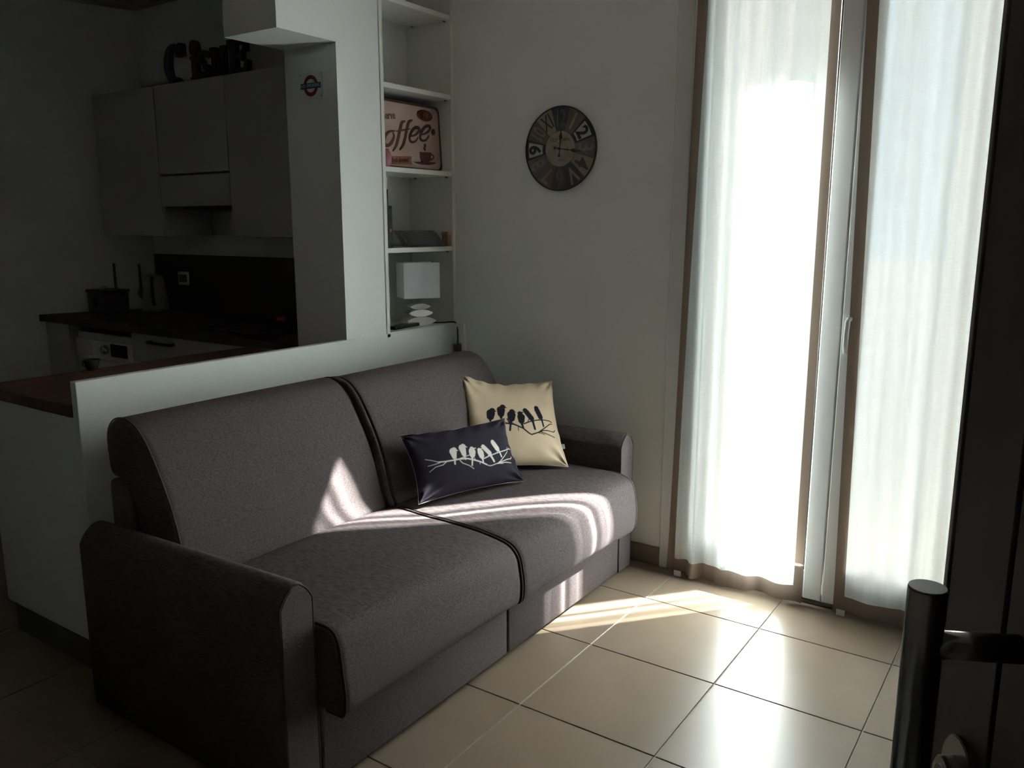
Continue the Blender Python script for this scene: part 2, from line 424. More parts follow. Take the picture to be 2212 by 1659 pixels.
# ------------------------------------------------------------------ curtains
def curtain(name, label, x0b, x1b, x0t, x1t, fold, hems, zb, zt=2.50):
    T = thing(name, label, 'curtain', ((x0b + x1b) / 2, WY - .05, zb), 'sheer curtains on the French window')
    def P(s, z, dy=0.0):
        t = (z - zb) / (zt - zb)
        x = (x0b + (x1b - x0b) * s) * (1 - t) + (x0t + (x1t - x0t) * s) * t
        return (x, WY - .052 + fold(x, z) + dy, z)
    def sheet(nm, s0, s1, z0, z1, m, dy=0.0, ns=60, nz=60, wav=False):
        bm = bmesh.new(); g = []
        for i in range(ns + 1):
            col = []
            for k in range(nz + 1):
                s = s0 + (s1 - s0) * i / ns
                za = z0 + (hems['low'](s) if wav else 0)
                z = za + (z1 - za) * k / nz
                col.append(bm.verts.new(P(s, z, dy)))
            g.append(col)
        for i in range(ns):
            for k in range(nz):
                f = bm.faces.new((g[i][k], g[i + 1][k], g[i + 1][k + 1], g[i][k + 1])); f.smooth = True
        return obj(nm, bm, m, T)
    hs, hb = hems['side'], hems['bottom']
    r = hems.get('right', True)
    sheet('sheer_panel', hs, (1 - hs) if r else 1.0, zb + hb, zt, M_sheer, ns=150, nz=50)
    sheet('side_hem', 0, hs, zb + hb, zt, M_hem, ns=8, nz=50)
    if r: sheet('side_hem', 1 - hs, 1, zb + hb, zt, M_hem, ns=8, nz=50)
    sheet('bottom_hem', 0, 1, zb, zb + hb, M_hem, ns=150, nz=6, wav=True)
    bm = bmesh.new(); tube(bm, [P(0, zt - .012)[0:1] + (WY - .05, zt - .012), P(1, zt)[0:1] + (WY - .05, zt - .012)], .006, 8)
    obj('curtain_rod', bm, M_pvc, T)
    return T, P

def foldL(x, z):
    a = .018 * sin(2 * pi * (x - .40) / .075) * math.exp(-((x - .52) / .085) ** 2)
    a += .014 * math.exp(-((x - .605) / .025) ** 2) - .010 * math.exp(-((x - .655) / .018) ** 2)
    a += -.008 * math.exp(-((x - .755) / .022) ** 2) + .006 * math.exp(-((x - .80) / .03) ** 2)
    a += .006 * sin(2 * pi * (x - .66) / .13 + .5 * sin(2.3 * z)) * (1 if x > .6 else 0.5)
    b = max(0.0, .16 - z) / .16
    a += -.012 * b * b + .010 * b * sin(2 * pi * (x - .43) / .17 + .8)
    return a
CL, PL = curtain('sheer_curtain', 'white sheer curtain with brown hems on the window leaf beside the clock wall', .412, .973, .462, .966, foldL,
    {'side': .062, 'bottom': .062, 'low': lambda s: .006 * sin(9 * s + 1)}, .012)
def foldR(x, z):
    a = .020 * sin(2 * pi * (x - 1.30) / .085 + .3 * sin(1.7 * z)) * math.exp(-((x - 1.45) / .12) ** 2) + .005 * sin(2 * pi * (x - 1.08) / .21 + .4 * sin(2 * z))
    b = max(0.0, .16 - z) / .16
    return a - .012 * b * b + .010 * b * sin(2 * pi * (x - 1.1) / .15)
CR, PR = curtain('sheer_curtain', 'white sheer curtain on the handle-bearing window leaf next to the dark door', 1.092, 1.64, 1.045, 1.62, foldR,
    {'side': .066, 'bottom': .062, 'low': lambda s: .006 * sin(8 * s)}, .014)
for T, P, s in ((CL, PL, .10), (CR, PR, .05)):
    x, y, z = P(s, .014)
    bm = bmesh.new(); box(bm, x - .016, x + .016, y - .006, y - .003, .001, .026, .001, 1)
    obj('hem_tab', bm, M_tab, T)

# ------------------------------------------------------------------ sofa
SOFA = thing('sofa', 'taupe two-seat fabric sofa with dark piping standing against the white half wall', 'sofa', (-.17, .19, 0))
YA, YB_ = -.635, 1.008
def smooth_loop(pts, n):
    """closed Catmull-Rom through pts"""
    out = []; m = len(pts)
    for i in range(m):
        p0, p1, p2, p3 = (Vector(pts[(i + k) % m]) for k in (-1, 0, 1, 2))
        for k in range(n):
            t = k / n
            out.append(0.5 * ((2 * p1) + (p2 - p0) * t + (2 * p0 - 5 * p1 + 4 * p2 - p3) * t * t + (3 * p1 - p0 - 3 * p2 + p3) * t ** 3))
    return out
def puff(bm, profs, y0, y1, ny=26, rnd=.016, mi=0):
    """a cushion: closed XZ profiles lofted along Y with softly rounded ends. profs(t) -> list of (x, z)"""
    rings = []
    for i in range(ny + 1):
        t = i / ny
        t = 0.5 - 0.5 * cos(pi * t)
        y = y0 + (y1 - y0) * t
        d = min(y - y0, y1 - y)
        ins = 0.0 if d > rnd else rnd - sqrt(max(0, rnd * rnd - (rnd - d) ** 2))
        pr = profs(t)
        cx = sum(p[0] for p in pr) / len(pr); cz = sum(p[1] for p in pr) / len(pr)
        ring = []
        for q in pr:
            v = Vector((q[0] - cx, q[1] - cz)); L = v.length
            v = v * ((L - ins) / L)
            ring.append(bm.verts.new((cx + v.x, y, cz + v.y)))
        rings.append(ring)
    n = len(rings[0])
    for A, B in zip(rings, rings[1:]):
        for k in range(n):
            f = bm.faces.new((A[k], A[(k + 1) % n], B[(k + 1) % n], B[k])); f.smooth = True; f.material_index = mi
    bm.faces.new(rings[0][::-1]); bm.faces.new(rings[-1])

# seat cushions
seat_near = [(-.27, .440), (-.05, .458), (.15, .470), (.26, .478), (.315, .472), (.337, .435), (.347, .36), (.353, .30), (.345, .255), (.315, .248), (.20, .250), (-.10, .250), (-.27, .262)]
seat_mid = [(-.27, .436), (-.05, .448), (.12, .445), (.205, .437), (.282, .421), (.318, .388), (.330, .34), (.336, .29), (.330, .236), (.300, .230), (.20, .240), (-.10, .250), (-.27, .262)]
seat_far = [(-.27, .440), (-.05, .456), (.15, .460), (.235, .458), (.290, .450), (.328, .425), (.345, .36), (.350, .30), (.342, .235), (.310, .218), (.20, .240), (-.10, .250), (-.27, .262)]
def lerp_prof(A, B, t): return [(a[0] + (b[0] - a[0]) * t, a[1] + (b[1] - a[1]) * t) for a, b in zip(A, B)]
def seat_profile(t, A, B, n=5): return smooth_loop(lerp_prof(A, B, t), n)
def mid_puff(t): return .008 * sin(pi * t)
ym = .188
bm = bmesh.new(); puff(bm, lambda t: [(p[0] + mid_puff(t) * .5, p[1] + mid_puff(t)) for p in seat_profile(t, seat_near, seat_mid)], YA + .003, ym - .003)
sc1 = obj('seat_cushion', bm, M_fab, SOFA)
bm = bmesh.new(); puff(bm, lambda t: [(p[0] + mid_puff(t) * .5, p[1] + mid_puff(t)) for p in seat_profile(t, seat_mid, seat_far)], ym + .004, YB_ - .003)
sc2 = obj('seat_cushion', bm, M_fab, SOFA)
def prof_piping(name, prof, y, parent, r=.0035, i0=0, i1=None, m=M_pipe):
    pts = [(p[0], y, p[1]) for p in prof][i0:i1]
    bm = bmesh.new(); tube(bm, pts, r, 6)
    return obj(name, bm, m, parent)
sh = lambda P, dx=0.0, dz=0.0: [(p[0] + dx, p[1] + dz) for p in P]
prof_piping('piping', smooth_loop(seat_near, 5), YA + .010, sc1, .004, 4, 48)
prof_piping('piping', smooth_loop(seat_mid, 5), ym - .006, sc1, .005, 2, 46)
prof_piping('piping', smooth_loop(seat_mid, 5), ym + .008, sc2, .004, 2, 46)
prof_piping('piping', smooth_loop(seat_far, 5), YB_ - .012, sc2, .0025, 14, 48, M_fabdark)
# base with front panels
bx('base_frame', (-.60, .255, YA + .002, YB_ - .002, .03, .235), M_fabdark, SOFA)
for y0, y1 in ((YA + .004, ym + .008), (ym + .013, YB_ - .004)):
    bm = bmesh.new(); box(bm, .245, .269, y0, y1, .022, .262, .008, 3)
    obj('front_panel', bm, M_fab, SOFA, True)
# arms: arched top, piped front face
def arm(y0, y1, outer):
    a = .009
    pr = []
    w = y1 - y0; zt = .582
    pr = [(y0, .022), (y1, .022), (y1, zt - .022), (y1 - .010, zt - .004)]
    for k in range(1, 8):
        t = k / 8; pr.append((y1 - .010 - (w - .02) * t, zt - .004 + .030 * sin(pi * t) ** .8))
    pr += [(y0 + .010, zt - .004), (y0, zt - .022)]
    bm = bmesh.new()
    # side body with a slightly rounded front edge
    xs = [(-.62, -.012), (-.612, -.003), (-.595, 0), (.250, 0), (.262, -.002), (.268, -.008)]
    cy = (y0 + y1) / 2; cz = .30
    rings = []
    for x, ins in xs:
        ring = []
        for y, z in pr:
            yy = y + (-ins if y < cy else ins) if abs(y - cy) > .02 else y
            zz = z + ins if z > .1 else z
            # the back of the arm drops a little towards the rear
            zz -= .035 * max(0, (-.50 - x) / .12) ** 2 if z > .1 else 0
            ring.append(bm.verts.new((x, yy, zz)))
        rings.append(ring)
    n = len(pr)
    for A, B in zip(rings, rings[1:]):
        for k in range(n):
            f = bm.faces.new((A[k], A[(k + 1) % n], B[(k + 1) % n], B[k])); f.smooth = k not in (0,)
    bm.faces.new(rings[0][::-1]); bm.faces.new(rings[-1])
    o = obj('armrest', bm, M_fab, SOFA)
    bm = bmesh.new()
    tube(bm, [(.2665, y + (.004 if y < cy else -.004) * (abs(y - cy) > .02), z - (.004 if z > .1 else 0)) for y, z in pr], .0022, 6, closed=True)
    obj('piping', bm, M_pipesoft, o)
    return o
arm(-.745, YA, -1); arm(YB_, 1.122, 1)
# back frame and two back cushions
bm = bmesh.new(); box(bm, -.622, -.50, YA + .001, YB_ - .001, .022, .700, .02, 3); obj('back_frame', bm, M_fabdark, SOFA, True)
back = [(-.246, .430), (-.258, .50), (-.284, .603), (-.322, .70), (-.383, .808), (-.420, .855), (-.458, .883), (-.510, .895), (-.560, .884), (-.594, .850), (-.602, .80), (-.592, .72), (-.52, .706), (-.47, .60), (-.44, .445)]
def backp(t, dx): return [(p[0] + dx + .006 * sin(pi * t), p[1] + .003 * sin(pi * t)) for p in smooth_loop(back, 4)]
bm = bmesh.new(); puff(bm, lambda t: backp(t, -.012), YA + .002, ym - .006, rnd=.016)
bc1 = obj('back_cushion', bm, M_fab, SOFA)
bm = bmesh.new(); puff(bm, lambda t: backp(t, .016), ym + .0135, YB_ - .004, rnd=.016)
bc2 = obj('back_cushion', bm, M_fab, SOFA)
bl = smooth_loop(back, 4)
bm = bmesh.new(); puff(bm, lambda t: backp(t, .006), ym - .0055, ym + .0125, ny=8, rnd=.005)
obj('centre_strip', bm, M_fab, SOFA)  # strip added between the back cushions, set proud to catch light
prof_piping('piping', sh(bl, -.0135), YA + .010, bc1, .0025, 2, 42, M_fabdark)
prof_piping('piping', sh(bl, -.004), ym - .0065, bc1, .0022, 2, 40)
prof_piping('piping', sh(bl, .0155), ym + .0155, bc2, .0028, 2, 40)

# ------------------------------------------------------------------ printed cushions
def rotm(a, b, c):
    return Matrix.Rotation(a, 3, 'Z') @ Matrix.Rotation(b, 3, 'Y') @ Matrix.Rotation(c, 3, 'X')
QD = (-0.1058, 0.4498, 0.5851, -0.3433, -0.5191, 0.002)
QB = (-0.1726, 0.871, 0.6255, -0.7617, -0.7658, -0.0122)
BIRDS_D = [((-0.0583, 0.0311), (-0.0583, 0.0311), 0.0101, 0.0101), ((-0.0583, 0.0311), (-0.0657, 0.0243), 0.0083, 0.0135), ((-0.0657, 0.0243), (-0.0669, 0.0067), 0.015, 0.0096), ((-0.0669, 0.0067), (-0.0678, -0.0024), 0.0069, 0.0042), ((-0.0678, -0.0024), (-0.0718, -0.0212), 0.0035, 0.0032), ((-0.0583, 0.0311), (-0.0437, 0.0255), 0.0057, 0.0006), ((-0.0168, 0.0385), (-0.0168, 0.0385), 0.0099, 0.0099), ((-0.0168, 0.0385), (-0.024, 0.0316), 0.0081, 0.013), ((-0.024, 0.0316), (-0.0245, 0.0087), 0.0145, 0.0097), ((-0.0245, 0.0087), (-0.0247, -0.0006), 0.007, 0.0042), ((-0.0247, -0.0006), (-0.024, -0.0111), 0.0036, 0.0032), ((-0.0168, 0.0385), (-0.0016, 0.0324), 0.0056, 0.0007), ((0.0152, 0.0218), (0.0152, 0.0218), 0.0093, 0.0093), ((0.0152, 0.0218), (0.0126, 0.0118), 0.0076, 0.0128), ((0.0126, 0.0118), (0.0095, 0.0013), 0.0143, 0.0124), ((0.0095, 0.0013), (0.0052, -0.0137), 0.009, 0.0039), ((0.0052, -0.0137), (-0.0028, -0.0386), 0.0033, 0.0029), ((0.0152, 0.0218), (0.0338, 0.0223), 0.0052, 0.0007), ((0.0455, 0.0115), (0.0455, 0.0115), 0.0091, 0.0091), ((0.0455, 0.0115), (0.0479, 0.0016), 0.0074, 0.012), ((0.0479, 0.0016), (0.0482, -0.0102), 0.0133, 0.0113), ((0.0482, -0.0102), (0.0489, -0.023), 0.0081, 0.004), ((0.0489, -0.023), (0.0491, -0.0341), 0.0033, 0.003), ((0.0455, 0.0115), (0.0634, 0.0182), 0.0051, 0.0007), ((0.0685, 0.0229), (0.0685, 0.0229), 0.0088, 0.0088), ((0.0685, 0.0229), (0.0718, 0.0166), 0.0072, 0.0089), ((0.0718, 0.0166), (0.088, -0.0053), 0.0099, 0.0097), ((0.088, -0.0053), (0.0923, -0.0195), 0.007, 0.005), ((0.0923, -0.0195), (0.1001, -0.0394), 0.0044, 0.004), ((0.0685, 0.0229), (0.056, 0.0235), 0.005, 0.0007), ((0.1216, 0.0354), (0.1216, 0.0354), 0.009, 0.009), ((0.1216, 0.0354), (0.124, 0.0272), 0.0073, 0.01), ((0.124, 0.0272), (0.133, 0.0073), 0.0112, 0.0112), ((0.133, 0.0073), (0.1393, -0.0035), 0.0081, 0.0041), ((0.1393, -0.0035), (0.1438, -0.0265), 0.0034, 0.0031), ((0.1216, 0.0354), (0.1102, 0.0314), 0.005, 0.0007), ((-0.1857, 0.019), (-0.1619, 0.0102), 0.0012, 0.0012), ((-0.1619, 0.0102), (-0.1355, -0.0018), 0.0012, 0.0013), ((-0.1355, -0.0018), (-0.1079, -0.0055), 0.0013, 0.0013), ((-0.1079, -0.0055), (-0.0808, -0.0063), 0.0013, 0.0013), ((-0.0808, -0.0063), (-0.0461, -0.0062), 0.0013, 0.0013), ((-0.0461, -0.0062), (-0.0159, -0.01), 0.0013, 0.0013), ((-0.0159, -0.01), (0.0063, -0.0177), 0.0013, 0.0013), ((0.0063, -0.0177), (0.0372, -0.032), 0.0013, 0.0013), ((0.0372, -0.032), (0.0717, -0.0527), 0.0013, 0.0013), ((0.0717, -0.0527), (0.0841, -0.0537), 0.0013, 0.0013), ((0.0841, -0.0537), (0.1151, -0.0491), 0.0013, 0.0013), ((0.1151, -0.0491), (0.1427, -0.0444), 0.0013, 0.0014), ((0.1427, -0.0444), (0.1744, -0.0397), 0.0014, 0.0014), ((0.1744, -0.0397), (0.1973, -0.0394), 0.0014, 0.0014), ((0.1973, -0.0394), (0.2067, -0.0323), 0.0014, 0.0014), ((-0.1355, -0.0018), (-0.1077, -0.0049), 0.0025, 0.0025), ((-0.1077, -0.0049), (-0.0808, -0.0063), 0.0025, 0.0026), ((-0.0808, -0.0063), (-0.0463, -0.0068), 0.0026, 0.0026), ((-0.0463, -0.0068), (-0.0161, -0.0106), 0.0026, 0.0026), ((-0.0161, -0.0106), (0.0061, -0.0183), 0.0026, 0.0026), ((0.0061, -0.0183), (0.0372, -0.032), 0.0026, 0.0026), ((0.0372, -0.032), (0.0612, -0.0464), 0.0026, 0.0026), ((-0.1822, -0.0074), (-0.1487, -0.0065), 0.0009, 0.0012), ((-0.1487, -0.0065), (-0.1243, -0.0038), 0.0012, 0.0016), ((-0.1808, -0.0294), (-0.1518, -0.0166), 0.0009, 0.0011), ((-0.1518, -0.0166), (-0.1212, -0.0154), 0.0011, 0.0014), ((-0.1212, -0.0154), (-0.105, -0.0072), 0.0014, 0.0016), ((-0.0481, -0.0121), (-0.0397, -0.0239), 0.0016, 0.0014), ((-0.0397, -0.0239), (-0.0145, -0.0378), 0.0014, 0.0012), ((-0.0145, -0.0378), (0.0015, -0.0532), 0.0012, 0.001), ((-0.0494, -0.0057), (-0.0239, -0.0023), 0.0016, 0.0015), ((-0.0239, -0.0023), (-0.0053, 0.0007), 0.0015, 0.0013), ((0.0549, -0.0225), (0.0864, -0.0153), 0.002, 0.0019), ((0.0864, -0.0153), (0.1251, -0.0098), 0.0019, 0.0018), ((0.1251, -0.0098), (0.1562, -0.0064), 0.0018, 0.0017), ((0.1562, -0.0064), (0.1838, -0.0029), 0.0017, 0.0016), ((0.1838, -0.0029), (0.2081, 0.0011), 0.0016, 0.0015), ((0.2081, 0.0011), (0.2176, -0.0021), 0.0015, 0.0014), ((0.1959, 0.0074), (0.1908, -0.0025), 0.001, 0.001), ((0.2077, 0.0055), (0.207, 0.0003), 0.001, 0.001), ((0.1146, -0.0506), (0.1299, -0.0437), 0.0017, 0.0015), ((0.1299, -0.0437), (0.1649, -0.0241), 0.0015, 0.0014), ((0.1649, -0.0241), (0.1887, -0.0103), 0.0014, 0.0012), ((0.1887, -0.0103), (0.1922, -0.006), 0.0012, 0.001), ((0.1151, -0.0491), (0.1593, -0.0505), 0.0017, 0.0014), ((0.1593, -0.0505), (0.1946, -0.0552), 0.0014, 0.001), ((0.1148, -0.05), (0.1423, -0.0539), 0.001, 0.0007), ((0.0333, -0.0329), (0.0327, -0.04), 0.001, 0.001), ((-0.0632, -0.0001), (-0.0593, -0.0039), 0.0013, 0.0013), ((0.0147, -0.0138), (0.0159, -0.0188), 0.0013, 0.0013), ((0.0845, -0.0102), (0.0786, -0.0146), 0.0013, 0.0013), ((0.1315, -0.0022), (0.1266, -0.0078), 0.0014, 0.0014)]
BIRDS_B = [((-0.0931, 0.0286), (-0.0931, 0.0286), 0.0125, 0.0125), ((-0.0931, 0.0286), (-0.1021, 0.0154), 0.0102, 0.0173), ((-0.1021, 0.0154), (-0.1056, 0.0001), 0.0192, 0.0166), ((-0.1056, 0.0001), (-0.1077, -0.0171), 0.0119, 0.0054), ((-0.1077, -0.0171), (-0.1087, -0.0399), 0.0047, 0.0043), ((-0.0931, 0.0286), (-0.0755, 0.0228), 0.007, 0.0007), ((-0.0457, 0.046), (-0.0457, 0.046), 0.0118, 0.0118), ((-0.0457, 0.046), (-0.0555, 0.0308), 0.0097, 0.016), ((-0.0555, 0.0308), (-0.0579, 0.0115), 0.0178, 0.0145), ((-0.0579, 0.0115), (-0.0594, -0.0078), 0.0105, 0.0054), ((-0.0594, -0.0078), (-0.0589, -0.0308), 0.0047, 0.0043), ((-0.0457, 0.046), (-0.0276, 0.0402), 0.0067, 0.0007), ((-0.0097, 0.021), (-0.0097, 0.021), 0.0118, 0.0118), ((-0.0097, 0.021), (-0.0142, 0.0056), 0.0096, 0.0163), ((-0.0142, 0.0056), (-0.0168, -0.0116), 0.0181, 0.0152), ((-0.0168, -0.0116), (-0.022, -0.0326), 0.011, 0.0054), ((-0.022, -0.0326), (-0.0287, -0.0658), 0.0047, 0.0043), ((-0.0097, 0.021), (0.0078, 0.0173), 0.0066, 0.0007), ((0.023, 0.0102), (0.023, 0.0102), 0.0111, 0.0111), ((0.023, 0.0102), (0.0255, -0.0059), 0.0091, 0.0149), ((0.0255, -0.0059), (0.0242, -0.0251), 0.0166, 0.0131), ((0.0242, -0.0251), (0.0244, -0.0405), 0.0094, 0.0054), ((0.0244, -0.0405), (0.028, -0.056), 0.0047, 0.0043), ((0.023, 0.0102), (0.0409, 0.0191), 0.0062, 0.0007), ((0.0476, 0.0263), (0.0476, 0.0263), 0.0105, 0.0105), ((0.0476, 0.0263), (0.0516, 0.0183), 0.0085, 0.0109), ((0.0516, 0.0183), (0.0694, -0.0129), 0.0121, 0.0121), ((0.0694, -0.0129), (0.0738, -0.0294), 0.0087, 0.0058), ((0.0738, -0.0294), (0.0781, -0.0626), 0.0051, 0.0047), ((0.0476, 0.0263), (0.0347, 0.024), 0.0059, 0.0007), ((0.1004, 0.0405), (0.1004, 0.0405), 0.0105, 0.0105), ((0.1004, 0.0405), (0.1021, 0.0286), 0.0086, 0.0113), ((0.1021, 0.0286), (0.112, -0.004), 0.0125, 0.0118), ((0.112, -0.004), (0.1167, -0.0178), 0.0085, 0.0051), ((0.1167, -0.0178), (0.12, -0.0477), 0.0044, 0.004), ((0.1004, 0.0405), (0.0891, 0.0338), 0.0059, 0.0007), ((-0.0902, -0.0255), (-0.0373, -0.0337), 0.0039, 0.0037), ((-0.0373, -0.0337), (-0.0077, -0.0401), 0.0037, 0.0035), ((-0.0077, -0.0401), (0.0269, -0.059), 0.0035, 0.0033), ((0.0269, -0.059), (0.0477, -0.0798), 0.0033, 0.0031), ((0.0477, -0.0798), (0.06, -0.088), 0.0031, 0.0029), ((0.06, -0.088), (0.0922, -0.077), 0.0029, 0.0027), ((0.0922, -0.077), (0.1141, -0.0678), 0.0027, 0.0025), ((0.1141, -0.0678), (0.1383, -0.0663), 0.0025, 0.0022), ((0.1383, -0.0663), (0.169, -0.0678), 0.0022, 0.002), ((0.169, -0.0678), (0.1783, -0.0574), 0.002, 0.0018), ((-0.0346, -0.0128), (-0.0273, -0.0342), 0.0025, 0.0031), ((-0.0273, -0.0342), (-0.0077, -0.0401), 0.0031, 0.0036), ((0.0331, -0.039), (0.0585, -0.0286), 0.0029, 0.0028), ((0.0585, -0.0286), (0.087, -0.0215), 0.0028, 0.0026), ((0.087, -0.0215), (0.1219, -0.0176), 0.0026, 0.0025), ((0.1219, -0.0176), (0.1565, -0.0177), 0.0025, 0.0024), ((0.1565, -0.0177), (0.168, -0.0213), 0.0024, 0.0022), ((0.0922, -0.077), (0.1304, -0.0513), 0.0025, 0.0023), ((0.1304, -0.0513), (0.154, -0.0331), 0.0023, 0.0021), ((0.154, -0.0331), (0.1674, -0.0291), 0.0021, 0.0018), ((0.0996, -0.0736), (0.1355, -0.0841), 0.0022, 0.002), ((0.1355, -0.0841), (0.1686, -0.0914), 0.002, 0.0018), ((0.0919, -0.0793), (0.1086, -0.0816), 0.0018, 0.0016), ((0.1086, -0.0816), (0.1197, -0.0871), 0.0016, 0.0014), ((0.0074, -0.0531), (0.0063, -0.0682), 0.0018, 0.0014), ((-0.0136, -0.033), (-0.0086, -0.0416), 0.0022, 0.0022), ((0.0568, -0.017), (0.0516, -0.0291), 0.0018, 0.0018), ((0.1057, -0.0115), (0.1028, -0.0191), 0.0018, 0.0018), ((-0.1527, -0.0454), (-0.1178, -0.0319), 0.0018, 0.0027), ((-0.1178, -0.0319), (-0.0902, -0.0255), 0.0027, 0.0036)]
def seg_d(px, py, a, b):
    ax, ay = a; bx_, by = b; dx, dy = bx_ - ax, by - ay
    t = 0 if dx == dy == 0 else max(0, min(1, ((px - ax) * dx + (py - ay) * dy) / (dx * dx + dy * dy)))
    return math.hypot(px - ax - dx * t, py - ay - dy * t)
def capsule_d(px, py, a, b, ra, rb):
    ax, ay = a; dx, dy = b[0] - ax, b[1] - ay; L2 = dx * dx + dy * dy
    t = 0 if L2 == 0 else max(0, min(1, ((px - ax) * dx + (py - ay) * dy) / L2))
    return math.hypot(px - ax - dx * t, py - ay - dy * t) - (ra + (rb - ra) * t)
def print_mask(shapes, w, h, nx, ny):
    mask = [[9.0] * (ny + 1) for _ in range(nx + 1)]
    for a, b, ra, rb in shapes:
        R = max(ra, rb) + .004
        i0 = max(0, int((min(a[0], b[0]) - R + w / 2) / w * nx)); i1 = min(nx, int((max(a[0], b[0]) + R + w / 2) / w * nx) + 1)
        j0 = max(0, int((min(a[1], b[1]) - R + h / 2) / h * ny)); j1 = min(ny, int((max(a[1], b[1]) + R + h / 2) / h * ny) + 1)
        for i in range(i0, i1 + 1):
            for j in range(j0, j1 + 1):
                d = capsule_d(-w / 2 + w * i / nx, -h / 2 + h * j / ny, a, b, ra, rb)
                if d < mask[i][j]: mask[i][j] = d
    return mask
def cushion(name, label, q, w, h, thick, ground, ink, shapes, pipe, back_col, bend=0.0):
    nx, ny = int(w / .0016), int(h / .0016)
    T = thing(name, label, 'cushion', q[:3])
    R3 = rotm(*q[3:6]); loc = Vector(q[:3])
    # seen from the room the print's right is local +y
    def surf(a, b, side):
        u, v = 2 * a / w, 2 * b / h
        pin = .085
        aa = a * (1 - pin * (1 - v * v) ** 1.0 * (abs(u) ** 2)); bb = b * (1 - pin * 1.1 * (1 - u * u) * (abs(v) ** 2))
        e = max(0, (1 - u * u)) ** .5 * max(0, (1 - v * v)) ** .5
        # creases: radiating from the corners and short gathers along the seams
        wr = .0045 * sin(9 * u + 5 * v) * sin(7 * v - 3 * u + 1.3) * (1 - e) * min(1, 12 * e)
        for su, sv in ((1, 1), (-1, 1), (1, -1), (-1, -1)):
            du, dv = 1 - su * u, 1 - sv * v
            rr = math.hypot(du, dv); an = math.atan2(dv, du)
            wr += .0050 * sin(9 * an + su + 2 * sv) * math.exp(-(rr / .55) ** 2) * min(1, 6 * e)
        wr += .0040 * sin(19 * u + 1.5 * sin(4 * v)) * math.exp(-((1 - v) / .28) ** 2) * min(1, 8 * e)
        wr += .0030 * sin(17 * v + 1.2) * math.exp(-((1 - abs(u)) / .22) ** 2) * min(1, 8 * e)
        return Vector((side * ((thick if side > 0 else thick * .55) * e + wr) + bend * max(0, -u) ** 2 * (.55 + .45 * v), aa, bb))
    mask = print_mask(shapes, w, h, nx, ny)
    me = bpy.data.meshes.new('cover'); vs = []; fs = []; cols = []
    for i in range(nx + 1):
        for j in range(ny + 1):
            vs.append(R3 @ surf(-w / 2 + w * i / nx, -h / 2 + h * j / ny, 1))
            k = max(0, min(1, .5 - mask[i][j] / .0016))
            cols.append(tuple(ground[c] * (1 - k) + ink[c] * k for c in range(3)) + (1,))
    for i in range(nx):
        for j in range(ny):
            a = i * (ny + 1) + j; fs.append((a, a + ny + 1, a + ny + 2, a + 1))
    me.from_pydata(vs, [], fs); me.update()
    ca = me.color_attributes.new('print', 'FLOAT_COLOR', 'POINT')
    ca.data.foreach_set('color', [x for c in cols for x in c])
    for p in me.polygons: p.use_smooth = True
    me.materials.append(M_print)
    o = bpy.data.objects.new('cover', me); COL.objects.link(o); o.parent = T
    bm = bmesh.new(); g = []; n = 40
    for i in range(n + 1):
        g.append([bm.verts.new(R3 @ surf(-w / 2 + w * i / n, -h / 2 + h * j / n, -1)) for j in range(n + 1)])
    for i in range(n):
        for j in range(n):
            f = bm.faces.new((g[i][j], g[i + 1][j], g[i + 1][j + 1], g[i][j + 1])); f.smooth = True
    o = obj('cover_back', bm, back_col); o.parent = T
    ring = [(-w / 2 + w * k / 30, h / 2) for k in range(30)] + [(w / 2, h / 2 - h * k / 24) for k in range(24)] + [(w / 2 - w * k / 30, -h / 2) for k in range(30)] + [(-w / 2, -h / 2 + h * k / 24) for k in range(24)]
    bm = bmesh.new(); tube(bm, [R3 @ surf(a, b, 1) for a, b in ring], .0016, 6, closed=True)
    o = obj('piping', bm, pipe); o.parent = T
    return T, R3, surf
M_navyback = mat('navy_cotton', (0.020, 0.017, 0.030), 0.9, var=0.1, vscale=(100, 100, 100))
M_beigeback = mat('beige_cotton', (0.47, 0.385, 0.28), 0.9, var=0.06, vscale=(100, 100, 100))
def cap_scale(shapes): return shapes
TD, R3, sf = cushion('throw_cushion', 'small oblong dark navy cushion with six white birds on a branch', QD, .468, .260, .052, (.0165, .0135, .022), (.50, .47, .43), BIRDS_D, M_pipemid, M_navyback)
TB, R3, sf = cushion('throw_cushion', 'large square beige cushion with black birds leaning in the sofa corner', QB, .412, .425, .070, (.49, .385, .275), (.010, .009, .016), BIRDS_B, M_beigeback, M_beigeback, .075)
bm = bmesh.new()
p0 = sf(.202, -.105, 1); box(bm, -.001, .001, p0.y - .006, p0.y + .018, -.128, -.105)
for v in bm.verts: v.co = R3 @ v.co
o = obj('care_label', bm, mat('grey_label', (.30, .30, .30), .8, var=.1)); o.parent = TB

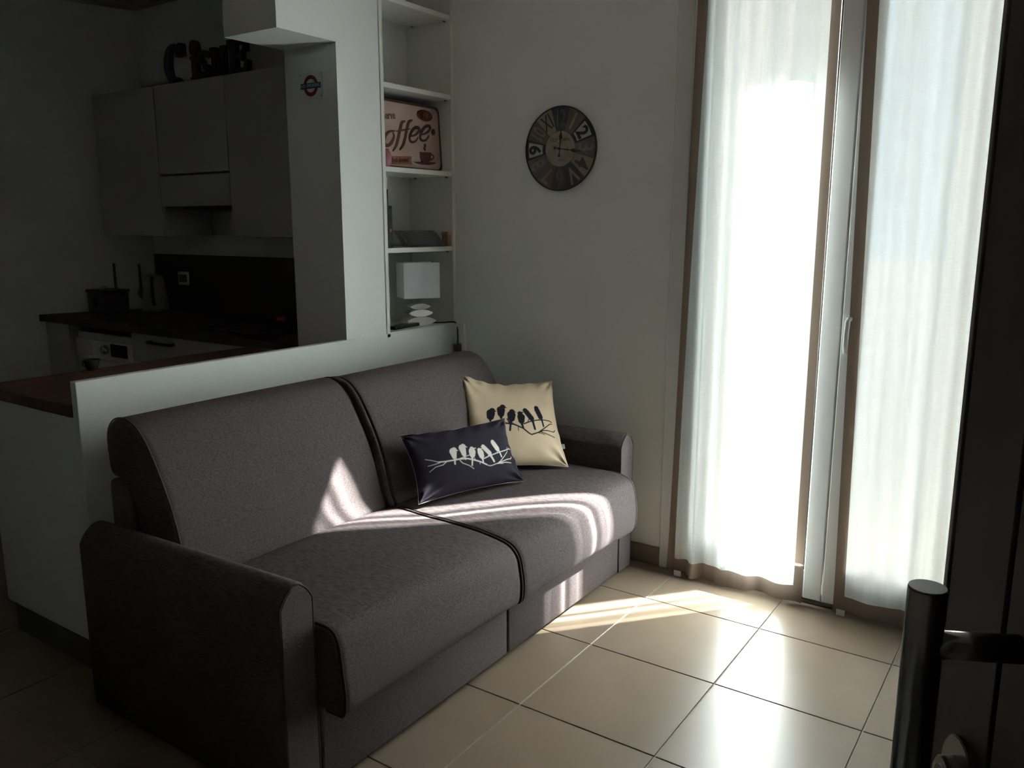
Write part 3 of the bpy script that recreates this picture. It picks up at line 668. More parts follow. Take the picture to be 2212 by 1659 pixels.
# ------------------------------------------------------------------ bookcase in the niche
BK = thing('bookcase', 'tall white open bookcase fitted between column and clock wall', 'bookcase', (-.88, .98, .963))
bx('side_panel', (-1.02, PX, .738, .757, .963, ZC - .002), M_lam_edge, BK, .001, 1)
bx('side_panel', (-1.02, PX + .001, 1.203, WY - .001, .985, ZC - .002), M_lam_edge, BK, .001, 1)
bx('back_panel', (-1.02, -1.004, .757, 1.203, .963, ZC - .002), M_lam, BK)
bx('base_panel', (-1.004, PX - .001, .757, 1.203, .964, .985), M_lam_edge, BK, .001, 1)
SHZ = [1.349, 1.692, 2.034, 2.377]
for z in SHZ:
    s = bx('shelf', (-1.003, PX - .002, .7575, 1.2025, z - .021, z), M_lam_edge, BK, .001, 1)
    for x in (-.77, -.96):
        bm = bmesh.new(); tube(bm, [(x, 1.2027, z - .0245), (x, 1.190, z - .0245)], .0035, 8); obj('shelf_pin', bm, M_alu, s)

# lamp of stacked lens shapes
LX, LY, LZ = -.835, 1.055, .985
LA = math.radians(-32)
LN = Vector((cos(LA), sin(LA), 0)); LT = Vector((-sin(LA), cos(LA), 0))
LP = thing('table_lamp', 'white table lamp with box shade on three stacked pebble shapes', 'lamp', (LX, LY, LZ))
def lens(name, hw, hh, dep, zc, m):
    bm = bmesh.new()
    n = 20; poly = [(hw * (1 - 2 * k / n), hh * (1 - (1 - 2 * k / n) ** 2) ** .85) for k in range(n + 1)]
    poly += [(-hw * (1 - 2 * k / n), -hh * (1 - (1 - 2 * k / n) ** 2) ** .85) for k in range(1, n)]
    fn = lambda a, b, d: Vector((LX, LY, zc + b)) + LT * a + LN * d
    fs = prism(bm, poly, fn, -dep / 2, dep / 2)
    es = [e for f in fs[:2] for e in f.edges]
    bmesh.ops.bevel(bm, geom=list(set(es)), offset=.0035, segments=2, affect='EDGES')
    return obj(name, bm, m, LP)
lens('base_pebble', .073, .0205, .095, LZ + .0205, M_ceramic)
lens('middle_pebble', .061, .0165, .080, LZ + .057, M_silver)
lens('upper_pebble', .050, .0135, .065, LZ + .087, M_ceramic)
bm = bmesh.new(); tube(bm, [(LX, LY, LZ + .098), (LX, LY, LZ + .150)], .0042, 10); obj('stem', bm, M_chrome, LP, True)
bm = bmesh.new()
zs0, zs1 = LZ + .128, LZ + .292
hw, hd = .0865, .062
for a0, a1, d0, d1 in ((-hw, hw, hd - .003, hd), (-hw, hw, -hd, -hd + .003), (-hw, -hw + .003, -hd + .003, hd - .003), (hw - .003, hw, -hd + .003, hd - .003)):
    prism(bm, [(a0, d0), (a1, d0), (a1, d1), (a0, d1)], lambda a, b, d: Vector((LX, LY, d)) + LT * a + LN * b, zs0, zs1)
shd = obj('lamp_shade', bm, M_shade, LP)
bm = bmesh.new()
for a in (-1, 1):
    tube(bm, [Vector((LX, LY, zs0 + .02)), Vector((LX, LY, zs0 + .02)) + LT * a * hw * .98], .0015, 6)
obj('shade_carrier', bm, M_chrome, shd)
bm = bmesh.new(); tube(bm, [(-.80, 1.10, .992), (-.775, 1.15, .989), (-.752, 1.185, .990), (-.738, 1.203, .9895), (-.726, 1.212, .978), (-.717, 1.200, .945), (-.713, 1.196, .915), (-.712, 1.194, .885)], .0034, 8)
obj('power_cord', bm, M_black, LP, True)
bm = bmesh.new(); box(bm, -.726, -.697, 1.178, 1.2045, .850, .884, .003, 2); obj('plug', bm, M_black, LP)

# remote controls on the niche base
RC = thing('remote_control', 'black remote control lying beside the table lamp', 'remote control', (-.80, .97, .985))
bm = bmesh.new(); box(bm, -.825, -.782, .82, 1.01, .9852, 1.002, .006, 3)
bmesh.ops.rotate(bm, verts=bm.verts, cent=(-.80, .93, .99), matrix=Matrix.Rotation(.10, 3, 'Z'))
obj('body', bm, M_gloss, RC, True)
for k in range(5):
    for a in (-.012, 0, .012):
        bm = bmesh.new(); box(bm, -.8035 + a - .003, -.8035 + a + .003, .85 + k * .022, .858 + k * .022, 1.0015, 1.0038, .001, 1)
        bmesh.ops.rotate(bm, verts=bm.verts, cent=(-.80, .93, .99), matrix=Matrix.Rotation(.10, 3, 'Z'))
        obj('button', bm, M_kick, RC)

# coffee sign leaning in the second compartment
M_tin = mat('cream_tin', (0.40, 0.30, 0.255), 0.45, col2=(0.33, 0.225, 0.18), vscale=(7, 7, 7), det=6)
M_tinedge = mat('rusty_red_edge', (0.075, 0.018, 0.015), 0.5, col2=(0.04, 0.012, 0.01), vscale=(60, 60, 60))
M_choc = mat('chocolate_print', (0.080, 0.022, 0.014), 0.5, var=0.3, vscale=(60, 60, 60))
M_red = mat('brick_red_print', (0.11, 0.018, 0.013), 0.5, var=0.2, vscale=(60, 60, 60))
M_maroon = mat('maroon_print', (0.085, 0.018, 0.026), 0.5, var=0.2, vscale=(60, 60, 60))
M_ochre = mat('ochre_print', (0.24, 0.10, 0.052), 0.5, var=0.25, vscale=(40, 40, 40))
M_ochre2 = mat('brown_ink', (.13, .055, .030), .5, var=.25, vscale=(40, 40, 40))
M_creamink = mat('cream_ink', (0.36, 0.25, 0.20), 0.5, var=0.1)
CS = thing('coffee_sign', 'vintage cream tin sign reading Coffee with a red cup', 'sign', (-.80, .98, 1.692))
sy0, sy1, sz0, sz1 = .768, 1.187, 1.6935, 1.982
def sg(a, b, d):       # a along the shelf, b up; the sign leans back a little
    return Vector((-.793 - .07 * b + d, sy0 - .004 + a + .012 * b, sz0 + b))
sw, shh = .434, sz1 - sz0
def rrect(x0, x1, y0, y1, r, n=5):
    out = []
    for cx, cy, a0 in ((x1 - r, y1 - r, 0), (x0 + r, y1 - r, pi / 2), (x0 + r, y0 + r, pi), (x1 - r, y0 + r, 3 * pi / 2)):
        out += [(cx + r * cos(a0 + pi / 2 * k / n), cy + r * sin(a0 + pi / 2 * k / n)) for k in range(n + 1)]
    return out
bm = bmesh.new(); prism(bm, rrect(0, sw, 0, shh, .025), sg, -.003, 0); pl = obj('tin_plate', bm, M_tinedge, CS)
bm = bmesh.new(); prism(bm, rrect(.010, sw - .013, .008, shh - .010, .026), sg, 0, .0006); obj('cream_panel', bm, M_tin, CS)
def sgt(cx, cy, rot=0, d=.0012, sx=1):
    return lambda x, y, z: sg(cx + (x * cos(rot) - y * sin(rot)), cy + (x * sin(rot) + y * cos(rot)), d + z)
add_text('lettering', text_mesh('Serve', .046, sgt(.088, .219, .12, sx=1), xs=.78, bold=.0008), M_ochre2, CS)
SCRIPT = {'o': ([(.121, .1573), (.0867, .152), (.0643, .1395), (.0505, .1232), (.0462, .1043), (.0561, .091), (.0795, .0963), (.1009, .1156), (.1117, .1353), (.106, .1501)], .0085),
    'f': ([(.1924, .2055), (.1722, .1988), (.1594, .1798), (.1406, .1354), (.1212, .0959), (.0965, .0705)], .0085),
    'bar': ([(.1264, .1566), (.1745, .1657), (.2238, .1761)], .0045),
    'f2': ([(.2406, .2143), (.2173, .2056), (.204, .1839), (.187, .1416), (.1686, .1043), (.1423, .0785)], .0085),
    'e': ([(.2168, .1417), (.2516, .1507), (.2781, .1676), (.2844, .1816), (.2645, .1859), (.2365, .1712), (.2163, .1441), (.2145, .1259), (.2296, .1181), (.255, .1255), (.2719, .1427)], .0075),
    'e2': ([(.2904, .1552), (.3264, .1645), (.3536, .1804), (.3618, .1961), (.3463, .2001), (.3168, .187), (.2929, .1603), (.286, .1414), (.2998, .131), (.3277, .1362), (.3492, .1553)], .0075),
    'C': ([(.052, .1744), (.043, .1713), (.0303, .147), (.0234, .1117), (.0313, .0868)], .0085)}
def brush(bm, pts, r, d0):
    q = []
    for i in range(len(pts) - 1):
        p0, p1, p2, p3 = (Vector(pts[max(0, min(len(pts) - 1, i + k))]) for k in (-1, 0, 1, 2))
        for k in range(4):
            t = k / 4; q.append(.5 * ((2 * p1) + (p2 - p0) * t + (2 * p0 - 5 * p1 + 4 * p2 - p3) * t * t + (3 * p1 - p0 - 3 * p2 + p3) * t ** 3))
    q.append(Vector(pts[-1])); n = len(q); L = []; Rr = []
    for i, p in enumerate(q):
        t = (q[min(n - 1, i + 1)] - q[max(0, i - 1)]).normalized(); nn = Vector((-t.y, t.x))
        w = r * (.45 + .55 * min(1, 4 * i / n, 4 * (n - 1 - i) / n)) * (.8 + .2 * abs(t.y))
        L.append(p + nn * w); Rr.append(p - nn * w)
    for i in range(n - 1): prism(bm, [L[i], Rr[i], Rr[i + 1], L[i + 1]], sg, .0006, d0)
for k, (pts, r) in SCRIPT.items():
    bm = bmesh.new(); brush(bm, pts, r, .0018 + .0001 * len(k)); obj('script_letter', bm, M_choc, CS)
bm = bmesh.new(); prism(bm, [(.383 + .012 * cos(2 * pi * k / 14), .1756 + .014 * sin(2 * pi * k / 14)) for k in range(14)], sg, .0006, .0018); obj('full_stop', bm, M_choc, CS)
bm = bmesh.new(); prism(bm, [(.328 + .055 * cos(2 * pi * k / 28), .243 + .025 * sin(2 * pi * k / 28)) for k in range(28)], sg, .0006, .0015); pb = obj('price_oval', bm, M_red, CS)
add_text('price', text_mesh('15\u00a2', .030, sgt(.328, .243, .05, .002), xs=1.0, bold=.0006, shear=.2), M_ochre, pb)
bm = bmesh.new(); prism(bm, [(.050, .013), (.222, .020), (.214, .036), (.220, .056), (.064, .048)], sg, .0006, .0014); rb = obj('ribbon', bm, M_ochre, CS)
add_text('lettering', text_mesh('fresh-brewed', .028, sgt(.140, .034, .05, .0018), xs=.74, bold=.0006, shear=.25), M_choc, rb)
bm = bmesh.new(); prism(bm, [(.276, .079), (.277, .050), (.286, .036), (.340, .039), (.352, .052), (.357, .082)], sg, .0006, .0018)
tube(bm, [sg(.353 + .021 * sin(pi * k / 8), .076 - .026 * k / 8, .0014) for k in range(9)], .0035, 6)
obj('cup_print', bm, M_maroon, CS)
bm = bmesh.new(); prism(bm, [(.231, .0335), (.390, .0400), (.378, .032), (.335, .025), (.290, .023), (.252, .027)], sg, .0006, .0017); obj('saucer_print', bm, M_maroon, CS)
bm = bmesh.new(); prism(bm, [(.312, .086), (.305, .098), (.312, .108), (.308, .114), (.321, .120), (.325, .108), (.318, .098), (.322, .090)], sg, .0006, .0016); obj('steam_print', bm, M_choc, CS)
# dark board behind the sign and a pink pot beside it
bm = bmesh.new(); prism(bm, rrect(.762, 1.135, 1.6935, 1.998, .03), lambda a, b, d: (-.86 - .09 * (b - 1.69) + d, a, b), -.006, .004)
o = obj('serving_tray', bm, mat('blue_black_tray', (.022, .024, .030), .45, var=.2)); tag(o, 'dark serving tray standing behind the coffee sign', 'tray')
bm = bmesh.new(); lathe(bm, [(.018, 0), (.024, .012), (.026, .035), (.020, .058), (.013, .068), (.015, .074)], (-.768, .785, 1.6925), 18)
o = obj('pink_vase', bm, mat('pink_glaze', (.28, .10, .13), .15, var=.1), smooth=True); tag(o, 'small glossy pink vase half hidden at the left end of the coffee shelf', 'vase')

# binder, magazine stack and wooden box on the third shelf
BD = thing('binder', 'black upright binder at the end of the book shelf', 'binder', (-.86, .79, 1.349))
bx('cover', (-.975, -.777, .7595, .827, 1.3495, 1.530), M_black, BD, .003, 2)
bx('spine_label', (-.7772, -.7762, .808, .818, 1.418, 1.431), mat('copper_dot', (.30, .13, .09), .5, var=.1), BD)
for z in (1.365, 1.515): bx('rivet', (-.7772, -.7758, .808, .812, z, z + .003), M_chrome, BD)
tag(bx('thin_folder', (-.768, -.750, .7580, .7745, 1.3495, 1.597), M_black, None, .001, 1), 'thin tall black folder edge beside the binder', 'folder')
M_case = mat('black_case', (.014, .013, .013), .35, var=.3, vscale=(40, 40, 40))
M_case2 = mat('page_edges', (.36, .35, .33), .7, var=.15, vscale=(40, 40, 200))
M_spine = mat('spine_print', (.10, .075, .07), .5, var=.5, vscale=(30, 120, 30))
names = ['lowest', 'second from the bottom', 'third from the bottom', 'fourth from the bottom', 'middle', 'fourth from the top', 'third from the top', 'second from the top', 'topmost']
zz = 1.3495
MA = math.radians(-34); MN = Vector((cos(MA), sin(MA), 0)); MT = Vector((-sin(MA), cos(MA), 0))
def mbox(name, t0, t1, n0, n1, z0, z1, m, parent):
    bm = bmesh.new(); box(bm, n0, n1, t0, t1, z0, z1)
    for v in bm.verts: v.co = Vector((-.784, 1.068, 0)) + MN * v.co.x + MT * v.co.y + Vector((0, 0, v.co.z))
    return obj(name, bm, m, parent)
for k in range(9):
    th = .0080
    sh_ = -.0058 * k + random.uniform(-.0012, .0012) - (.006 if k == 8 else 0)
    D = thing('disc_case', 'slim black disc case, %s of the slanted stack of nine' % names[k], 'disc case', (-.80, 1.06, zz), 'disc cases in the slanted stack')
    t0, t1 = -.088 + sh_, .086 + sh_
    n1 = random.uniform(-.002, 0)
    mbox('cover', t0 + .004, t1, -.112, n1, zz, zz + th, M_case, D)
    mbox('insert_edge', t0, t0 + .0038, -.110, n1 - .001, zz + .0008, zz + th - .0008, M_case2, D)
    mbox('spine_title', t0 + .03 + .02 * random.random(), t1 - .03 - .03 * random.random(), n1, n1 + .0005, zz + .0025, zz + th - .0025, M_spine, D)
    zz += th + .0002
WB = thing('wooden_box', 'small pinkish wooden box at the right end of the book shelf', 'box', (-.765, 1.187, 1.349))
bx('body', (-.785, -.748, 1.174, 1.2015, 1.3495, 1.404), mat('pink_pine', (.33, .19, .13), .6, col2=(.25, .13, .09), vscale=(40, 8, 40)), WB, .002, 2)
bx('lid', (-.787, -.746, 1.172, 1.2020, 1.4045, 1.417), mat('pale_pine', (.40, .25, .17), .6, col2=(.30, .18, .12), vscale=(40, 8, 40)), WB, .002, 2)

# ------------------------------------------------------------------ sign on the column (roundel)
M_signwhite = mat('enamel_white', (.60, .65, .66), .3, var=.02)
M_signred = mat('enamel_red', (.24, .012, .012), .35, var=.05)
M_signblue = mat('enamel_blue', (.010, .012, .075), .35, var=.05)
NS = thing('no_smoking_sign', 'square enamel sign with red ring and blue bar reading NO SMOKING', 'sign', (-.893, .498, 1.995))
cx0, cz0 = -.893, 1.995
def ns(a, b, d): return Vector((cx0 + a, .4975 - d, cz0 + b))
bm = bmesh.new(); prism(bm, rrect(-.066, .066, -.050, .050, .006), ns, 0, .003); obj('plate', bm, M_signwhite, NS)
bm = bmesh.new(); n = 40
for k in range(n):
    a0, a1 = 2 * pi * k / n, 2 * pi * (k + 1) / n
    prism(bm, [(.026 * cos(a0), .026 * sin(a0)), (.041 * cos(a0), .041 * sin(a0)), (.041 * cos(a1), .041 * sin(a1)), (.026 * cos(a1), .026 * sin(a1))], ns, .003, .0038)
bmesh.ops.remove_doubles(bm, verts=bm.verts, dist=1e-5)
obj('red_ring', bm, M_signred, NS)
bm = bmesh.new(); prism(bm, [(-.057, -.0105), (.057, -.0105), (.057, .0105), (-.057, .0105)], ns, .003, .0046); bar = obj('blue_bar', bm, M_signblue, NS)
add_text('lettering', text_mesh('NO SMOKING', .0185, lambda x, y, z: ns(x, y, .0048 + z), extr=.0002, xs=.94), M_signwhite, bar)
for a in (-1, 1):
    for b in (-1, 1):
        bm = bmesh.new(); tube(bm, [ns(a * .059, b * .043, .003), ns(a * .059, b * .043, .0045)], .0018, 8); obj('screw', bm, M_kick, NS)

# ------------------------------------------------------------------ wall clock
CKX, CKZ, CKR = -.158, 1.767, .1735
CK = thing('wall_clock', 'round patchwork vintage wall clock with black pointers', 'clock', (CKX, WY, CKZ))
def ck(a, b, d): return Vector((CKX + a, WY - .004 - d, CKZ + b))
def cmat(n, c): return mat('clock_' + n, c, .6, col2=tuple(x * .72 for x in c), vscale=(26, 26, 26), det=5)
C_navy, C_brown, C_white, C_slate, C_beige = cmat('navy', (.045, .045, .062)), cmat('brown', (.135, .092, .068)), cmat('white', (.46, .46, .44)), cmat('slate', (.115, .115, .125)), cmat('beige', (.30, .235, .18))
C_dark, C_tan, C_umber, C_ink = cmat('dark', (.014, .013, .02)), cmat('tan', (.25, .19, .14)), cmat('umber', (.075, .055, .05)), cmat('ink', (.016, .014, .016))
bm = bmesh.new(); prism(bm, [(CKR * cos(2 * pi * k / 64), CKR * sin(2 * pi * k / 64)) for k in range(64)], ck, 0, .010); obj('backing', bm, C_ink, CK)
bm = bmesh.new(); tube(bm, [ck(CKR * cos(2 * pi * k / 64), CKR * sin(2 * pi * k / 64), .011) for k in range(64)], .0028, 8, closed=True); obj('rim', bm, C_ink, CK)
def wedge(h, r0, r1, half, d0, d1, n=8):
    a = pi / 2 - h * pi / 6
    p = [(r1 * cos(a + half - 2 * half * k / n), r1 * sin(a + half - 2 * half * k / n)) for k in range(n + 1)]
    p += [(r0 * cos(a - half + 2 * half * k / n), r0 * sin(a - half + 2 * half * k / n)) for k in range(n + 1)]
    return p
RI = .0735
spec = {12: (C_navy, '12', C_slate, None), 1: (C_brown, '1', C_beige, None), 2: (C_dark, '2', C_ink, C_white), 3: (C_slate, '3', C_tan, None), 4: (C_beige, '4', C_umber, None), 5: (C_navy, 'V', C_beige, None),
        6: (C_umber, '6', C_slate, None), 7: (C_brown, '7', C_tan, None), 8: (C_slate, '8', C_tan, None), 9: (C_dark, '9', C_ink, C_white), 10: (C_brown, '10', C_tan, None), 11: (C_beige, 'XI', C_ink, None)}
for h, (cm, txt, tm, inset) in spec.items():
    bm = bmesh.new(); prism(bm, wedge(h, RI + .001, CKR - .003, pi / 12 - .006, 0, 0), ck, .010, .0112); sg_ = obj('dial_sector', bm, cm, CK)
    if inset:
        bm = bmesh.new(); prism(bm, wedge(h, RI + .014, CKR - .014, pi / 12 - .055, 0, 0), ck, .0112, .0118); obj('inset_plate', bm, inset, sg_)
    a = -h * pi / 6; rc = .123
    sx, sz = (0.80, .098) if txt not in ('12', '10', 'XI') else (.56, .096)
    if inset: sx, sz = .95, .080
    me = text_mesh(txt, sz, lambda x, y, z: ck((x * cos(a) - (y + rc) * sin(a)), (x * sin(a) + (y + rc) * cos(a)), .0122 + z), extr=.0003, xs=sx, bold=(.0028 if inset or h == 4 else .0018) if txt != 'XI' else 0)
    add_text('numeral', me, tm, sg_)
bm = bmesh.new(); prism(bm, [(RI * cos(2 * pi * k / 48), RI * sin(2 * pi * k / 48)) for k in range(48)], ck, .010, .0116); ctr = obj('centre_disc', bm, cmat('cream', (.33, .26, .21)), CK)
add_text('lettering', text_mesh('OLD TOWN', .021, lambda x, y, z: ck(x, y + .036, .012 + z), extr=.0002, xs=.82), C_ink, ctr)
bm = bmesh.new()
for y, w in ((.024, .008), (.021, .011), (-.045, .013), (-.049, .009)): prism(bm, [(-w, y - .0006), (w, y - .0006), (w, y + .0006), (-w, y + .0006)], ck, .0116, .012)
obj('fine_print', bm, C_umber, ctr)
def hand(name, ang, L, tail, d):
    a = -ang
    shape = [(-.0022, 0), (-.0022, L * .30), (-.0045, L * .34), (-.0016, L * .38), (-.0016, L * .46), (-.0085, L * .58), (-.0035, L * .72), (0, L), (.0035, L * .72), (.0085, L * .58), (.0016, L * .46), (.0016, L * .38), (.0045, L * .34), (.0022, L * .30), (.0022, 0), (.0014, -tail + .006), (-.0014, -tail + .006)]
    f = lambda x, y, z: ck(x * cos(a) - y * sin(a), x * sin(a) + y * cos(a), z)
    bm = bmesh.new(); prism(bm, shape[:1] + shape[1:], f, d, d + .0012)
    prism(bm, [(.0055 * cos(2 * pi * k / 14), -tail + .0055 * sin(2 * pi * k / 14)) for k in range(14)], f, d, d + .0012)
    return obj(name, bm, M_black, CK)
hand('hour_hand', math.radians(5), .085, .028, .0145); hand('minute_hand', math.radians(98.5), .118, .024, .0165)
bm = bmesh.new(); tube(bm, [ck(0, 0, .0116), ck(0, 0, .021)], .0045, 12); obj('hand_pin', bm, M_steel, CK)

# ------------------------------------------------------------------ kitchen peninsula
PW = bx('peninsula_worktop', (-1.365, PX - .0305, -.648, .495, .866, .905), M_brownwood, None, .006, 2)
tag(PW, 'brown wood-grain worktop behind the white half wall', 'worktop')
PC = thing('peninsula_cabinet', 'pale base cabinet under the brown peninsula worktop', 'cabinet', (-1.07, -.08, 0))
bx('end_panel', (-1.355, PX - .0305, -.640, -.622, .115, .8655), M_part, PC, .001, 1)
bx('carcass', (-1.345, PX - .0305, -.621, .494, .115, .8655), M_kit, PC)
bx('plinth', (-1.33, PX - .0305, -.628, .494, .0005, .1145), M_kick, PC)

# ------------------------------------------------------------------ kitchen run along the far wall
KB = .88
WT = bx('kitchen_worktop', (-3.10, -1.05, .575, WY - .001, .880, .920), M_wenge, None, .003, 2)
bm = bmesh.new(); prism(bm, [(-3.42, .575), (-1.05, .575), (-1.05, WY - .001), (lw(WY) + .004, WY - .001)], lambda a, b, d: (a, b, d), .880, .920)
bpy.data.objects.remove(WT); WT = obj('kitchen_worktop', bm, M_wenge)
tag(WT, 'dark wenge worktop running along the far kitchen wall', 'worktop')
SP = bx('splashback', (-3.185, -1.05, WY - .014, WY - .001, .9205, 1.268), M_wenge); tag(SP, 'dark wenge splashback above the kitchen worktop', 'splashback')
# socket plate
SK = thing('wall_socket', 'white socket plate on the dark splashback', 'socket', (-2.87, WY - .014, 1.12))
bx('plate', (-2.935, -2.825, WY - .022, WY - .0145, 1.080, 1.165), M_ceramic, SK, .006, 3)
for k in range(3): bx('socket_module', (-2.918 + k * .026, -2.895 + k * .026, WY - .025, WY - .0222, 1.100, 1.146), M_kick, SK, .002, 1)
# upper cabinets
def upper(name, label, x0, x1, parts):
    T = thing(name, label, 'cabinet', ((x0 + x1) / 2, 1.05, 1.387), 'upper kitchen cabinets')
    for nm, d, m in parts: bx(nm, d, m, T, .0012, 1)
    return T
YU = .88
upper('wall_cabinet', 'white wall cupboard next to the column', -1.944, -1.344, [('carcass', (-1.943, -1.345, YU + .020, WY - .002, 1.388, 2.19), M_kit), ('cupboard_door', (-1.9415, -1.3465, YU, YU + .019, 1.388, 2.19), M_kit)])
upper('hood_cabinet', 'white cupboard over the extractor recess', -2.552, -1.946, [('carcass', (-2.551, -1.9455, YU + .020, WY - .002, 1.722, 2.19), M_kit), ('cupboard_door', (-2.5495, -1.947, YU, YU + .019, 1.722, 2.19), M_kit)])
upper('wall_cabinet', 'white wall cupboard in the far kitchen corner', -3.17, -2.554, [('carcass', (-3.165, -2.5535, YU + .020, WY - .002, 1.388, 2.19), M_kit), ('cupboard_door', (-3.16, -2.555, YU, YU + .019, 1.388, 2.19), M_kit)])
HD = thing('extractor_hood', 'built-in hood front below the slit in the hood cupboard', 'hood', (-2.25, 1.05, 1.39))
bx('front_panel', (-2.5495, -1.947, YU + .001, YU + .018, 1.548, 1.712), M_kit, HD, .0012, 1)
bx('hood_body', (-2.53, -1.965, YU + .05, WY - .003, 1.55, 1.71), M_kdark, HD)
bx('filter_panel', (-2.50, -1.99, YU + .10, WY - .05, 1.535, 1.549), M_kick, HD)
bx('back_plate', (-2.55, -1.946, WY - .02, WY - .003, 1.39, 1.535), M_kit, HD)
# letters and pot on top of the cupboards
M_ltr_navy = mat('letter_navy', (.014, .018, .034), .6, var=.2); M_ltr_brown = mat('letter_brown', (.045, .028, .016), .6, var=.3); M_ltr_green = mat('letter_olive', (.026, .026, .018), .6, var=.3); M_ltr_red = mat('letter_maroon', (.040, .016, .017), .6, var=.3)
ZT = 2.1905
def letter(name, label, polys, x, y, w, h, m, dep=.03, rot=0.0):
    bm = bmesh.new()
    for po in polys:
        prism(bm, [(a * w, b * h) for a, b in po], lambda a, b, d: (x + a, y - d, ZT + b), 0, dep)
    bmesh.ops.recalc_face_normals(bm, faces=bm.faces)
    return tag(obj(name, bm, m), label, 'letter', 'letters on top of the cupboards')
def arc_poly(cx, cy, rx0, ry0, rx1, ry1, a0, a1, n=18):
    out = [(cx + rx1 * cos(a0 + (a1 - a0) * k / n), cy + ry1 * sin(a0 + (a1 - a0) * k / n)) for k in range(n + 1)]
    return out + [(cx + rx0 * cos(a1 + (a0 - a1) * k / n), cy + ry0 * sin(a1 + (a0 - a1) * k / n)) for k in range(n + 1)]
def arc_strips(cx, cy, rx0, ry0, rx1, ry1, a0, a1, n=18):
    P = lambda r0, r1, a: (cx + r0 * cos(a), cy + r1 * sin(a))
    return [[P(rx0, ry0, a0 + (a1 - a0) * k / n), P(rx1, ry1, a0 + (a1 - a0) * k / n), P(rx1, ry1, a0 + (a1 - a0) * (k + 1) / n), P(rx0, ry0, a0 + (a1 - a0) * (k + 1) / n)] for k in range(n)]
YL = .925
letter('letter_c', 'dark navy wooden letter C, largest of the row', arc_strips(.5, .5, .22, .40, .5, .5, math.radians(52), math.radians(300)) + [[(.62, .66), (.98, .66), (.96, .98), (.80, 1.0), (.70, .92)]], -2.46, YL, .17, .20, M_ltr_navy)
letter('letter_i', 'dark brown wooden letter i with a round dot', [[(.5 + .5 * cos(2 * pi * k / 18), .80 + .2 * sin(2 * pi * k / 18)) for k in range(18)], [(.0, .60), (.85, .60), (.85, .08), (1, .08), (1, 0), (.0, 0), (.0, .08), (.2, .08), (.2, .52), (.0, .52)]], -2.232, YL, .062, .200, M_ltr_brown)
letter('letter_s', 'dark olive wooden letter S', arc_strips(.5, .74, .18, .10, .5, .26, math.radians(0), math.radians(270)) + arc_strips(.5, .27, .18, .10, .5, .27, math.radians(-180), math.radians(90)), -2.175, YL, .098, .142, M_ltr_green)
letter('letter_n', 'dark maroon wooden letter N', [[(0, 0), (.28, 0), (.28, .92), (.28, 1), (0, 1)], [(.72, 0), (1, 0), (1, 1), (.72, 1)], [(.0, 1), (.30, 1), (1, 0), (.70, 0)], [(-.12, .90), (.0, .90), (.0, 1), (-.12, 1)], [(1, .90), (1.14, .90), (1.14, 1), (1, 1)]], -2.052, YL, .10, .145, M_ltr_red)
letter('letter_e', 'dark blue wooden slab letter E nearest the column', [[(.12, 0), (.45, 0), (.45, 1), (.12, 1)], [(0, .86), (1, .86), (1.0, .62), (.86, .62), (.80, .8), (.45, .86), (.45, 1), (1, 1), (0, 1)][:0] or [(0, .85), (1, .85), (1, 1), (0, 1)], [(.84, .62), (1.02, .62), (1, .85), (.86, .85)], [(.45, .44), (.70, .44), (.70, .58), (.45, .58)], [(.70, .36), (.80, .36), (.80, .66), (.70, .66)], [(0, 0), (1.05, 0), (1.05, .15), (0, .15)], [(.88, .15), (1.05, .15), (1.08, .36), (.94, .36)]], -1.925, YL, .140, .165, M_ltr_navy)
bm = bmesh.new(); lathe(bm, [(.045, 0), (.062, .03), (.068, .09), (.060, .125), (.055, .130)], (-2.355, 1.0, ZT), 24)
tag(obj('plant_pot', bm, M_lam, smooth=True), 'pale round pot behind the wooden letters', 'pot')
# base units
BU = thing('drawer_unit', 'pale kitchen drawer unit with dark bar handle', 'cabinet', (-2.0, .9, 0))
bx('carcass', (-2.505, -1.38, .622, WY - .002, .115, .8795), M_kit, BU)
for k, (z0, z1) in enumerate(((.715, .872), (.42, .710), (.118, .415))):
    d = bx('drawer_front', (-2.502, -1.385, .602, .6215, z0, z1), M_kit, BU, .0015, 1)
    bm = bmesh.new(); zc = z1 - .035
    tube(bm, [(-2.315, .602, zc), (-2.315, .578, zc), (-2.27, .572, zc), (-2.16, .572, zc), (-2.115, .578, zc), (-2.115, .602, zc)], .008, 8); obj('handle', bm, M_black, d, True)
bx('plinth', (-2.505, -1.38, .65, WY - .002, .0005, .1145), M_kick, BU)
EP = thing('side_cabinet', 'narrow pale cabinet at the end of the kitchen run', 'cabinet', (-3.27, .8, 0))
bx('carcass', (-3.33, -3.135, .615, .80, .10, .8795), M_kit, EP); bx('cabinet_door', (-3.39, -3.135, .596, .614, .10, .8795), M_kit, EP, .001, 1); bx('plinth', (-3.33, -3.135, .63, .80, .0005, .0995), M_kick, EP)
WM = thing('washing_machine', 'white washing machine under the kitchen worktop', 'washing machine', (-2.82, .9, 0))
bx('housing', (-3.12, -2.52, .640, 1.16, .02, .838), M_lam, WM, .006, 2)
cp = bx('control_panel', (-3.118, -2.522, .622, .6395, .69, .800), M_lam, WM, .004, 2)
bm = bmesh.new(); box(bm, -2.745, -2.585, .617, .6215, .718, .790); obj('display', bm, M_gloss, cp)
bm = bmesh.new(); tube(bm, [(-2.80, .6215, .752), (-2.80, .600, .752)], lambda t: .028 - .004 * t, 20); obj('dial', bm, M_chrome, cp, True)
bm = bmesh.new(); box(bm, -3.10, -2.93, .618, .6215, .705, .785, .002, 1); obj('detergent_drawer', bm, M_ceramic, cp)
bx('front_panel', (-3.118, -2.522, .626, .6395, .06, .686), M_lam, WM, .004, 2)
